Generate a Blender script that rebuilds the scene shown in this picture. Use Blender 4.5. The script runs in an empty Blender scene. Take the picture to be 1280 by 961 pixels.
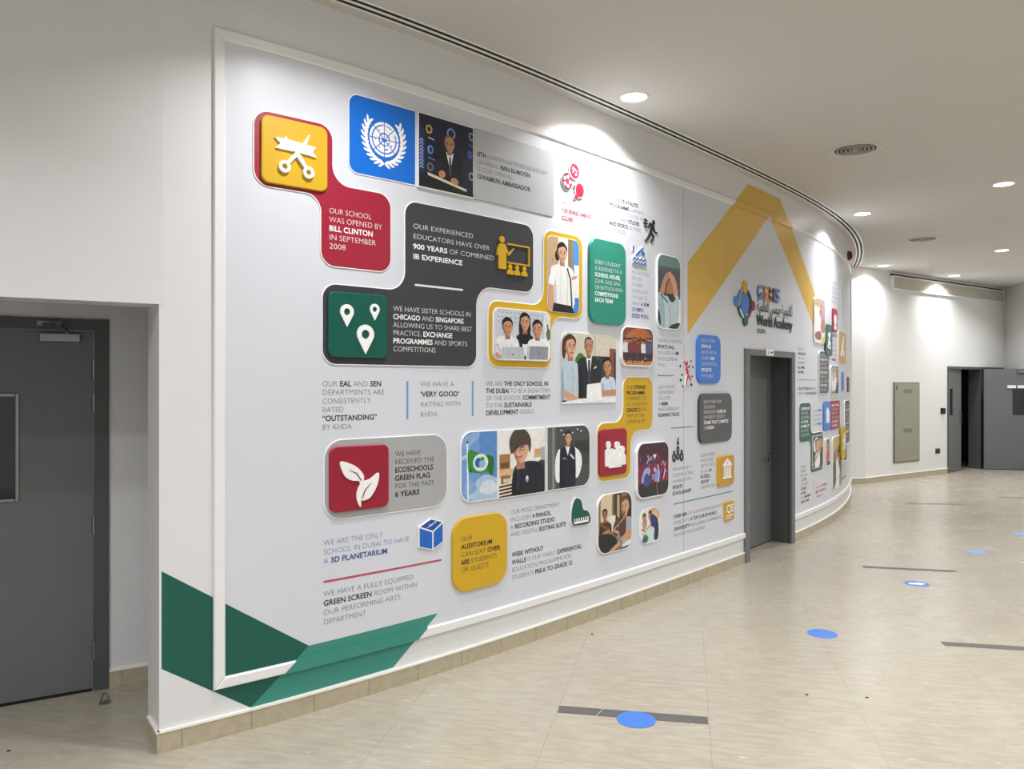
import bpy, bmesh, math, random
from mathutils import Vector
from mathutils.geometry import tessellate_polygon
C = bpy.context.scene.collection
SC = bpy.context.scene
rad = math.radians
CEIL = 3.796                      # ceiling height, metres

# ---------------------------------------------------------------- camera, world, exposure, lamp powers
cam = bpy.data.cameras.new('camera'); camo = bpy.data.objects.new('camera', cam); C.objects.link(camo)
camo.location = (0, 0, 1.75); camo.rotation_euler = (rad(90), 0, 0)
cam.sensor_fit = 'HORIZONTAL'; cam.sensor_width = 36.0; cam.lens = 970.0/1280*36
cam.shift_y = -0.5/1280; cam.clip_start = 0.05; cam.clip_end = 200
SC.camera = camo
world = bpy.data.worlds.new('world'); SC.world = world; world.use_nodes = True
world.node_tree.nodes['Background'].inputs[0].default_value = (0.96, 0.98, 1.0, 1)
world.node_tree.nodes['Background'].inputs[1].default_value = 0.48
SC.view_settings.view_transform = 'Standard'; SC.view_settings.look = 'None'
SC.view_settings.gamma = 1; SC.view_settings.use_curve_mapping = False
SC.view_settings.exposure = 0.37
LAMP_W = 22.5                     # watts of each recessed downlight
LAMP_COL = (0.985, 0.99, 1.0)
LENS_E = 14.0
LAMP_SPREAD = rad(138)
DOWNLIGHTS = [(0.87, 5.53), (5.03, 7.94), (4.21, 9.32), (7.50, 11.88), (6.42, 13.40), (8.35, 14.65),
              (-0.49, 3.45), (-1.25, 1.05), (-2.6, 1.2), (2.0, 3.9), (4.1, 4.0), (6.3, 3.8), (8.6, 3.4), (-0.1, 0.1), (1.7, 0.8), (4.0, 0.9), (6.4, 0.8), (3.8, 5.55), (7.0, 6.2), (8.0, 9.2), (9.5, 11.6), (9.75, 14.3), (-1.8, -1.4), (2.0, -1.6), (5.0, -1.6)]  # all unseen: first read off the wall glow, rest mostly added to fill light

# ---------------------------------------------------------------- materials
def lin(c):
    if isinstance(c, str):
        c = [int(c[i:i+2], 16)/255 for i in (0, 2, 4)]
    return tuple(x/12.92 if x <= 0.04045 else ((x+0.055)/1.055)**2.4 for x in c)
MATS = {}
def mat(name, col, rough=0.5, metal=0.0, spec=0.5, var=0.03, scale=6.0, bump=0.0, emit=0.0, coat=0.0):
    if name in MATS: return MATS[name]
    m = bpy.data.materials.new(name); m.use_nodes = True; nt = m.node_tree; N = nt.nodes; L = nt.links
    b = N['Principled BSDF']; c = lin(col)
    b.inputs['Roughness'].default_value = rough; b.inputs['Metallic'].default_value = metal
    b.inputs['Specular IOR Level'].default_value = spec; b.inputs['Coat Weight'].default_value = coat
    tc = N.new('ShaderNodeTexCoord'); nz = N.new('ShaderNodeTexNoise'); nz.inputs['Scale'].default_value = scale
    nz.inputs['Detail'].default_value = 3
    L.new(tc.outputs['Object'], nz.inputs['Vector'])
    r = N.new('ShaderNodeValToRGB'); r.color_ramp.elements[0].position = 0.3; r.color_ramp.elements[1].position = 0.7
    r.color_ramp.elements[0].color = tuple(x*(1-var) for x in c)+(1,); r.color_ramp.elements[1].color = tuple(min(1, x*(1+var)) for x in c)+(1,)
    L.new(nz.outputs['Fac'], r.inputs['Fac']); L.new(r.outputs['Color'], b.inputs['Base Color'])
    if bump:
        bp = N.new('ShaderNodeBump'); bp.inputs['Strength'].default_value = bump; bp.inputs['Distance'].default_value = 0.004
        L.new(nz.outputs['Fac'], bp.inputs['Height']); L.new(bp.outputs['Normal'], b.inputs['Normal'])
    if emit:
        b.inputs['Emission Color'].default_value = c+(1,); b.inputs['Emission Strength'].default_value = emit
    MATS[name] = m; return m
def print_mat():
    m = bpy.data.materials.new('printed_photo'); m.use_nodes = True; nt = m.node_tree; N = nt.nodes; L = nt.links
    b = N['Principled BSDF']; b.inputs['Roughness'].default_value = 0.35
    a = N.new('ShaderNodeVertexColor'); a.layer_name = 'Col'
    tc = N.new('ShaderNodeTexCoord'); nz = N.new('ShaderNodeTexNoise'); nz.inputs['Scale'].default_value = 35; nz.inputs['Detail'].default_value = 4
    L.new(tc.outputs['Object'], nz.inputs['Vector'])
    mr = N.new('ShaderNodeMapRange'); mr.inputs[1].default_value = .3; mr.inputs[2].default_value = .7; mr.inputs[3].default_value = .90; mr.inputs[4].default_value = 1.08
    L.new(nz.outputs['Fac'], mr.inputs[0])
    mx = N.new('ShaderNodeMix'); mx.data_type = 'RGBA'; mx.blend_type = 'MULTIPLY'; mx.inputs['Factor'].default_value = 1
    L.new(a.outputs['Color'], mx.inputs['A']); L.new(mr.outputs[0], mx.inputs['B']); L.new(mx.outputs['Result'], b.inputs['Base Color'])
    MATS['print'] = m; return m
def floor_mat():
    m = bpy.data.materials.new('beige_vinyl_floor'); m.use_nodes = True; nt = m.node_tree; N = nt.nodes; L = nt.links
    b = N['Principled BSDF']
    tc = N.new('ShaderNodeTexCoord'); mp = N.new('ShaderNodeMapping'); mp.inputs['Rotation'].default_value[2] = rad(12.6)
    L.new(tc.outputs['Object'], mp.inputs['Vector'])          # x = across the strips, y = along them
    def noise(sx, sy, det, sc=1.0, rough=.5):
        mm = N.new('ShaderNodeMapping'); mm.inputs['Scale'].default_value = (sx, sy, 1); L.new(mp.outputs[0], mm.inputs['Vector'])
        n = N.new('ShaderNodeTexNoise'); n.inputs['Scale'].default_value = sc; n.inputs['Detail'].default_value = det; n.inputs['Roughness'].default_value = rough
        L.new(mm.outputs[0], n.inputs['Vector']); return n.outputs['Fac']
    def ramp(fac, p0, c0, p1, c1):
        r = N.new('ShaderNodeValToRGB'); r.color_ramp.elements[0].position = p0; r.color_ramp.elements[1].position = p1
        r.color_ramp.elements[0].color = c0+(1,); r.color_ramp.elements[1].color = c1+(1,); L.new(fac, r.inputs['Fac']); return r.outputs['Color']
    def mix(kind, f, a, bb):
        x = N.new('ShaderNodeMix'); x.data_type = 'RGBA'; x.blend_type = kind
        if isinstance(f, float): x.inputs['Factor'].default_value = f
        else: L.new(f, x.inputs['Factor'])
        L.new(a, x.inputs['A'])
        if isinstance(bb, tuple): x.inputs['B'].default_value = bb+(1,)
        else: L.new(bb, x.inputs['B'])
        return x.outputs['Result']
    base = ramp(noise(.7, 1.2, 4), .3, lin('a69e8f'), .7, lin('aea798'))
    st = ramp(noise(6, 28, 5, 1, .6), .40, lin('9a9181'), .62, lin('b8b1a2'))
    col = mix('MIX', .38, base, st)
    fl = ramp(noise(9, 45, 2, 1.0), .70, (0, 0, 0), .76, (1, 1, 1))            # pale flecks
    col = mix('MIX', fl, col, lin('cbc6ba'))
    sx = N.new('ShaderNodeSeparateXYZ'); L.new(mp.outputs[0], sx.inputs[0])
    def math_(op, a, bv):
        x = N.new('ShaderNodeMath'); x.operation = op; L.new(a, x.inputs[0])
        if isinstance(bv, float): x.inputs[1].default_value = bv
        elif bv is not None: L.new(bv, x.inputs[1])
        return x.outputs[0]
    a = math_('ADD', sx.outputs[0], -0.12+79.0+0.395)
    a = math_('DIVIDE', a, 0.79); a = math_('FRACT', a, None); a = math_('SUBTRACT', a, .5); a = math_('ABSOLUTE', a, None)
    seam = math_('LESS_THAN', a, 0.0026)
    sn = math_('MULTIPLY', math_('MULTIPLY', seam, noise(.4, .9, 2)), .75)
    col = mix('MIX', sn, col, lin('6f6555'))
    L.new(col, b.inputs['Base Color'])
    rr = N.new('ShaderNodeMapRange'); L.new(noise(2, 3, 4), rr.inputs[0]); rr.inputs[1].default_value = .3; rr.inputs[2].default_value = .7
    rr.inputs[3].default_value = .20; rr.inputs[4].default_value = .30
    L.new(rr.outputs[0], b.inputs['Roughness']); b.inputs['Specular IOR Level'].default_value = .5
    bp = N.new('ShaderNodeBump'); bp.inputs['Strength'].default_value = .12; bp.inputs['Distance'].default_value = .01
    L.new(noise(2.2, 2.2, 3), bp.inputs['Height']); L.new(bp.outputs[0], b.inputs['Normal'])
    MATS['floor'] = m; return m
print_mat(); floor_mat()
M = lambda k: MATS[k]
mat('wall', 'dedee0', .36, spec=.55, var=.012, scale=1.5)
mat('wall_far', 'e2e2e1', .36, spec=.5, var=.012, scale=1.5)
mat('ceiling', 'cac7c1', .8, var=.01, scale=1)
mat('panel', 'd4d7e0', .36, spec=.5, var=.01, scale=2)
mat('trim', 'e9e9ea', .28, var=.01)
mat('stone', 'b3a890', .4, var=.10, scale=22)
mat('grout', '6d6552', .8)
mat('caulk', 'f2f0ea', .5)
mat('door', '6b6c6e', .42, var=.02)
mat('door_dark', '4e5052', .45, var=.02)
mat('steel', '8f9091', .3, metal=.9, var=.04)
mat('chrome', 'c9c9c9', .2, metal=1.0)
mat('cabinet', '9b998b', .42, metal=.25, var=.03)
mat('cabinet_line', '6b6a60', .5)
mat('glass_dark', '15181f', .06, spec=.7)
mat('black', '0e0e10', .5)
mat('dark_gap', '1b1a19', .8)
mat('soft_white', 'f1f1ef', .35)
mat('white', 'f4f4f4', .4)
mat('red', '9e1f38', .38, var=.02)
mat('red_tile', '981a31', .35, var=.02)
mat('yellow', 'cfa61e', .38, var=.02)
mat('yellow_vinyl', 'd8b04a', .30, var=.03)
mat('green', '07584b', .35, var=.02)
mat('green_light', '388a7c', .32, var=.02)
mat('green_house', '2c8b77', .35, var=.02)
mat('dark', '3a3b42', .38, var=.02)
mat('grey_plate', 'a9aaac', .4, var=.02)
mat('grey_board', 'b4b6bb', .4, var=.02)
mat('un_blue', '0b6bd0', .35, var=.02)
mat('blue', '3c7bd2', .35, var=.02)
mat('cube_blue', '1b66c4', .35); mat('cube_dark', '154f9e', .35)
mat('icon_red', 'c41f3f', .4); mat('icon_black', '26262a', .45); mat('icon_blue', '2a62bd', .4); mat('maroon', '7c2338', .45)
mat('slate', '55565a', .4, var=.02)
mat('gold', 'c9962f', .35, var=.05)
mat('lineblue', '6f8fd0', .5); mat('linered', 'b8485a', .5); mat('lineyellow', 'd9c890', .5); mat('lineteal', '6d9aa0', .5); mat('linegrey', '9a9ba0', .5)
mat('tape', '5a5858', .5, var=.08, scale=40); mat('sticker', '3f78cc', .4, var=.03); mat('sticker_pale', '7c9ad8', .4, var=.03)
mat('slot_black', '141413', .7); mat('fixture', 'eeeeec', .4); mat('vent', 'c9c4b8', .5); mat('vent_cone', '9d988d', .5); mat('vent_gap', '2e2c29', .8)
mat('lens', 'fff6ea', .5, emit=LENS_E, var=0)
mat('bell_red', '7e1620', .35); mat('bell_dark', '3a1014', .4)
TXC = {'W': ('e6e6e8', 'f6f6f6'), 'G': ('7b7d82', '2c2d31'), 'K': ('45443f', '262525'), 'R': ('c06a7c', 'b8364e'),
       'B': ('7c8fbd', '1f4690'), 'P': ('8a94bd', '3c58a8')}
for k, (a, b_) in TXC.items():
    mat('ink_'+k, a, .5, var=0); mat('bold_'+k, b_, .5, var=0)

# ---------------------------------------------------------------- coordinate frames (u along the surface, v up, d out of it)
HD = [55, 48.8, 45.1, 43.2, 42.5, 42, 41, 38.9, 35.6, 31.4, 27.1, 24, 21, 17, 13]   # heading of the curved wall at each metre of its length
DS = 0.005
def _curve():
    def raw(s):
        i = max(0, min(13, int(math.floor(s)))); f = min(max(s-i, 0), 1); return HD[i]*(1-f)+HD[i+1]*f
    n = 2700; pts = []; x, y = -1.676, 3.685
    for i in range(n):
        s = i*DS
        th = rad(sum(raw(max(0, s+o)) for o in (-.4, -.32, -.24, -.16, -.08, 0, .08, .16, .24, .32, .4))/11)
        pts.append((x, y, th)); x += math.sin(th)*DS; y += math.cos(th)*DS
    return pts
CV = _curve()
def PW(s, z, d):                                   # the curved wall
    t = min(max(s/DS, 0), len(CV)-1.001); i = int(t); f = t-i
    x = CV[i][0]*(1-f)+CV[i+1][0]*f; y = CV[i][1]*(1-f)+CV[i+1][1]*f; th = CV[i][2]*(1-f)+CV[i+1][2]*f
    if s < 0: x += math.sin(th)*s; y += math.cos(th)*s
    return Vector((x+d*math.cos(th), y-d*math.sin(th), z))
def plane(x0, y0, tx, ty, nx, ny):
    return lambda u, v, d: Vector((x0+u*tx+d*nx, y0+u*ty+d*ny, v))
PD = plane(-1.676, 3.685, -.865, -.501, .501, -.865)   # wall left of the corner, u runs left
PA = plane(6.21, 13.65, .829, .559, .559, -.829)       # far wall
PC = plane(6.21, 13.65, -.972, -.235, .235, -.972)     # its short return towards the curved wall, u runs left
PB = plane(10.50, 16.55, 0, -1, -1, 0)                 # right wall, u runs towards the camera
PF = lambda u, v, d: Vector((u, v, d))                 # floor
PK = lambda u, v, d: Vector((u, v, CEIL-d))            # ceiling

# ---------------------------------------------------------------- mesh collector
class G:
    def __init__(s, f, slice_u=False): s.bm = bmesh.new(); s.f = f; s.mats = []; s.sl = slice_u; s.col = s.bm.loops.layers.float_color.new('Col')
    def mi(s, m):
        if m not in s.mats: s.mats.append(m)
        return s.mats.index(m)
    def face(s, pts, m, col=None):
        vs = [s.bm.verts.new(p) for p in pts]
        try: fc = s.bm.faces.new(vs)
        except ValueError: return
        fc.material_index = s.mi(m)
        if col is not None:
            c = lin(col)+(1,)
            for l in fc.loops: l[s.col] = c
        return fc
    def cap(s, loops, d, m, col=None):
        flat = [p for lp in loops for p in lp]
        for t in tessellate_polygon([[Vector((p[0], p[1], 0)) for p in lp] for lp in loops]):
            s.face([(flat[i][0], flat[i][1], d) for i in t], m, col)
    def side(s, loop, d0, d1, m, loop1=None):
        l1 = loop1 or loop; n = len(loop)
        for i in range(n):
            a, b = loop[i], loop[(i+1) % n]; c, e = l1[(i+1) % n], l1[i]
            s.face([(a[0], a[1], d0), (b[0], b[1], d0), (c[0], c[1], d1), (e[0], e[1], d1)], m)
    def prism(s, loops, d0, d1, m, ms=None, bev=0.0, border=0.0, mb=None, back=False):
        ms = ms or m; lo = loops if isinstance(loops[0][0], (tuple, list)) else [loops]
        o = lo[0]
        if bev:
            i1 = inset(o, bev); s.side(o, d0, d1-bev, ms); s.side(o, d1-bev, d1, ms, i1); o2 = i1
        else: s.side(o, d0, d1, ms); o2 = o
        if border:
            i2 = inset(o2, border); s.side(o2, d1, d1, mb or ms, i2); o2 = i2
        for h in lo[1:]: s.side(h, d0, d1, ms)
        s.cap([o2]+lo[1:], d1, m)
        if back: s.cap(lo, d0, ms)
        return o2
    def box(s, u0, u1, v0, v1, d0, d1, m, bev=0.0):
        if bev: s.prism([(u0, v0), (u1, v0), (u1, v1), (u0, v1)], d0, d1, m, bev=bev, back=True); return
        p = [(u, v, d) for d in (d0, d1) for v in (v0, v1) for u in (u0, u1)]
        for q in ((0, 2, 3, 1), (4, 5, 7, 6), (0, 1, 5, 4), (2, 6, 7, 3), (0, 4, 6, 2), (1, 3, 7, 5)): s.face([p[i] for i in q], m)
    def tube(s, pts, r, m, n=10):
        P = [Vector(p) for p in pts]; rings = []
        for i, p in enumerate(P):
            t = (P[min(i+1, len(P)-1)]-P[max(i-1, 0)]).normalized(); a = t.orthogonal().normalized()
            if i and (rings[-1][0]-P[i-1]).length > 0:
                a0 = (rings[-1][0]-P[i-1]); a = (a0-t*a0.dot(t)).normalized()
            b = t.cross(a); rings.append([p+(a*math.cos(k*math.tau/n)+b*math.sin(k*math.tau/n))*r for k in range(n)])
        for A, B in zip(rings, rings[1:]):
            for k in range(n): s.face([A[k], A[(k+1) % n], B[(k+1) % n], B[k]], m)
        s.face(rings[0][::-1], m); s.face(rings[-1], m)
    def lathe(s, cu, cv, prof, m, n=40):               # prof: (radius, d), axis along d
        for (r0, a), (r1, b) in zip(prof, prof[1:]):
            for k in range(n):
                t0, t1 = k*math.tau/n, (k+1)*math.tau/n
                q = [(cu+r0*math.cos(t0), cv+r0*math.sin(t0), a), (cu+r0*math.cos(t1), cv+r0*math.sin(t1), a),
                     (cu+r1*math.cos(t1), cv+r1*math.sin(t1), b), (cu+r1*math.cos(t0), cv+r1*math.sin(t0), b)]
                if r1 < 1e-6: q = q[:3]
                elif r0 < 1e-6: q = [q[0], q[2], q[3]]
                s.face(q, m)
    def build(s, name, parent=None, base=None, smooth=False):
        bm = s.bm
        if s.sl and bm.verts:
            us = [v.co.x for v in bm.verts]; a, b = min(us), max(us); st = 0.1
            if b-a > 0.14:
                k = math.floor(a/st)+1
                while k*st < b-1e-4:
                    bmesh.ops.bisect_plane(bm, geom=bm.verts[:]+bm.edges[:]+bm.faces[:], plane_co=(k*st, 0, 0), plane_no=(1, 0, 0), dist=1e-6); k += 1
        bmesh.ops.remove_doubles(bm, verts=bm.verts[:], dist=1e-6)
        pr = parent
        loc = Vector(base) if base is not None else Vector((0, 0, 0))
        off = loc.copy(); q = pr
        while q is not None: off += q.location; q = q.parent
        for v in bm.verts: v.co = s.f(*v.co)-off
        me = bpy.data.meshes.new(name); bm.to_mesh(me); bm.free()
        for m in s.mats: me.materials.append(M(m))
        if smooth:
            for p in me.polygons: p.use_smooth = True
        o = bpy.data.objects.new(name, me); C.objects.link(o); o.location = loc; o.parent = parent
        return o
def tag(o, label, cat, group=None):
    o['label'] = label; o['category'] = cat
    if group: o['group'] = group
    return o
def struct(o): o['kind'] = 'structure'; return o
def empty(name, loc):
    o = bpy.data.objects.new(name, None); o.empty_display_size = .1; C.objects.link(o); o.location = loc; return o

# ---------------------------------------------------------------- 2-D outlines
def inset(lp, w):
    n = len(lp); ar = sum(lp[i][0]*lp[(i+1) % n][1]-lp[(i+1) % n][0]*lp[i][1] for i in range(n)); sg = 1 if ar > 0 else -1; out = []
    for i in range(n):
        a, b, c = lp[i-1], lp[i], lp[(i+1) % n]
        e1 = Vector((b[0]-a[0], b[1]-a[1])); e2 = Vector((c[0]-b[0], c[1]-b[1]))
        if e1.length < 1e-9 or e2.length < 1e-9: out.append(b); continue
        n1 = Vector((-e1.y, e1.x)).normalized()*sg; n2 = Vector((-e2.y, e2.x)).normalized()*sg
        h = n1+n2; k = max(h.dot(h)/2, .35); out.append((b[0]+h.x*w/k, b[1]+h.y*w/k))
    return out
def fillet(pts, rs, n=9):
    if not isinstance(rs, (list, tuple)): rs = [rs]*len(pts)
    out = []; N_ = len(pts)
    for i in range(N_):
        a, b, c = (Vector(pts[i-1]), Vector(pts[i]), Vector(pts[(i+1) % N_])); r = rs[i]
        if r <= 0: out.append(tuple(b)); continue
        d1 = (a-b).normalized(); d2 = (c-b).normalized(); ang = d1.angle(d2); t = r/math.tan(ang/2)
        cen = b+(d1+d2).normalized()*(r/math.sin(ang/2)); p0 = b+d1*t; p1 = b+d2*t
        a0 = math.atan2(p0.y-cen.y, p0.x-cen.x); a1 = math.atan2(p1.y-cen.y, p1.x-cen.x); da = (a1-a0+math.pi) % math.tau-math.pi
        for k in range(n+1):
            t_ = a0+da*k/n; out.append((cen.x+r*math.cos(t_), cen.y+r*math.sin(t_)))
    return out
def rr(s0, s1, z0, z1, r): return fillet([(s0, z0), (s1, z0), (s1, z1), (s0, z1)], r)     # r may list bottom-left, bottom-right, top-right, top-left
def circ(cx, cy, rx, ry=None, n=28, rot=0.0, a0=0, a1=360):
    ry = ry or rx; c, s_ = math.cos(rad(rot)), math.sin(rad(rot)); out = []
    full = abs(a1-a0) >= 359.9
    for k in range(n if full else n+1):
        t = rad(a0+(a1-a0)*k/n); x, y = rx*math.cos(t), ry*math.sin(t); out.append((cx+x*c-y*s_, cy+x*s_+y*c))
    return out
def stroke(pts, w):
    L_, R_ = [], []; n = len(pts)
    for i in range(n):
        a, b = Vector(pts[max(i-1, 0)]), Vector(pts[min(i+1, n-1)]); t = (b-a).normalized(); nn = Vector((-t.y, t.x)); p = Vector(pts[i])
        ww = w[i] if isinstance(w, (list, tuple)) else w
        L_.append(tuple(p+nn*ww/2)); R_.append(tuple(p-nn*ww/2))
    return L_+R_[::-1]
def smooth_pts(pts, n=6, closed=True):
    out = []; N_ = len(pts)
    for i in range(N_ if closed else N_-1):
        g = (lambda k: pts[k % N_]) if closed else (lambda k: pts[min(max(k, 0), N_-1)])
        p0, p1, p2, p3 = g(i-1), g(i), g(i+1), g(i+2)
        for k in range(n):
            t = k/n; out.append(tuple(.5*(2*p1[j]+(p2[j]-p0[j])*t+(2*p0[j]-5*p1[j]+4*p2[j]-p3[j])*t*t+(3*p1[j]-p0[j]-3*p2[j]+p3[j])*t**3) for j in (0, 1)))
    if not closed: out.append(tuple(pts[-1]))
    return out
def clip_half(pts, a, b):                          # keep the side left of a->b
    out = []; n = len(pts); f = lambda p: (b[0]-a[0])*(p[1]-a[1])-(b[1]-a[1])*(p[0]-a[0])
    for i in range(n):
        p, q = pts[i], pts[(i+1) % n]; fp, fq = f(p), f(q)
        if fp >= 0: out.append(p)
        if (fp > 0 and fq < 0) or (fp < 0 and fq > 0):
            t = fp/(fp-fq); out.append((p[0]+(q[0]-p[0])*t, p[1]+(q[1]-p[1])*t))
    return out
def clip_convex(pts, region):
    for i in range(len(region)):
        a, b = region[i], region[(i+1) % len(region)]
        if abs(a[0]-b[0])+abs(a[1]-b[1]) < 1e-9: continue
        pts = clip_half(pts, a, b)
        if len(pts) < 3: return []
    return pts
def clip_box(pts, u0, u1, v0, v1): return clip_convex(pts, [(u0, v0), (u1, v0), (u1, v1), (u0, v1)])

# ---------------------------------------------------------------- lettering: every line is a flat cut of Blender's own font
TX_JOBS = []; TXT_MESH = {}
def seg_split(t):
    out = []; bold = False
    for part in t.split('*'):
        if part: out.append((part, bold))
        bold = not bold
    return out
def prepare_text(strings):
    todo = set()
    for t in strings:
        for sg in seg_split(t): todo.add(sg)
    objs = []
    def mk(body, off):
        c = bpy.data.curves.new('letters', 'FONT'); c.body = body; c.size = 1; c.resolution_u = 3; c.offset = off
        o = bpy.data.objects.new('letters', c); C.objects.link(o); return o
    w0 = mk('II', 0)
    for b, bold in sorted(todo): objs.append(((b, bold), mk(b, .020 if bold else -.013), mk('I'+b+'I', 0)))
    bpy.context.view_layer.update(); dg = bpy.context.evaluated_depsgraph_get()
    def ext(o):
        m = bpy.data.meshes.new_from_object(o.evaluated_get(dg)); xs = [v.co.x for v in m.vertices]; r = max(xs)-min(xs); bpy.data.meshes.remove(m); return r
    base = ext(w0)
    for key, o, o2 in objs:
        m = bpy.data.meshes.new_from_object(o.evaluated_get(dg))
        TXT_MESH[key] = ([tuple(v.co)[:2] for v in m.vertices], [tuple(p.vertices) for p in m.polygons], ext(o2)-base); bpy.data.meshes.remove(m)
    for o in [w0]+[x for q in objs for x in q[1:]]:
        cu = o.data; bpy.data.objects.remove(o); bpy.data.curves.remove(cu)
CAPH = 0.700                                        # cap height of the font per unit size
def put_text(g, t, s0, z, cap, d, mr, mb, s1=None, shear=None):
    if any(k not in TXT_MESH for k in seg_split(t)): prepare_text([t])
    segs = seg_split(t); W = sum(TXT_MESH[k][2] for k in segs); sc = cap/CAPH
    kx = sc if s1 is None else (s1-s0)/W
    x = 0.0
    for k in segs:
        vs, fs, adv = TXT_MESH[k]; mi = g.mi(mb if k[1] else mr); bv = []
        for (a, b) in vs:
            U, V = (x+a)*kx, b*sc
            if shear: U, V = shear(U, V); bv.append(g.bm.verts.new((U, V, d)))
            else: bv.append(g.bm.verts.new((s0+U, z+V, d)))
        for f in fs:
            try: fc = g.bm.faces.new([bv[i] for i in f]); fc.material_index = mi
            except ValueError: pass
        x += adv
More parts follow.
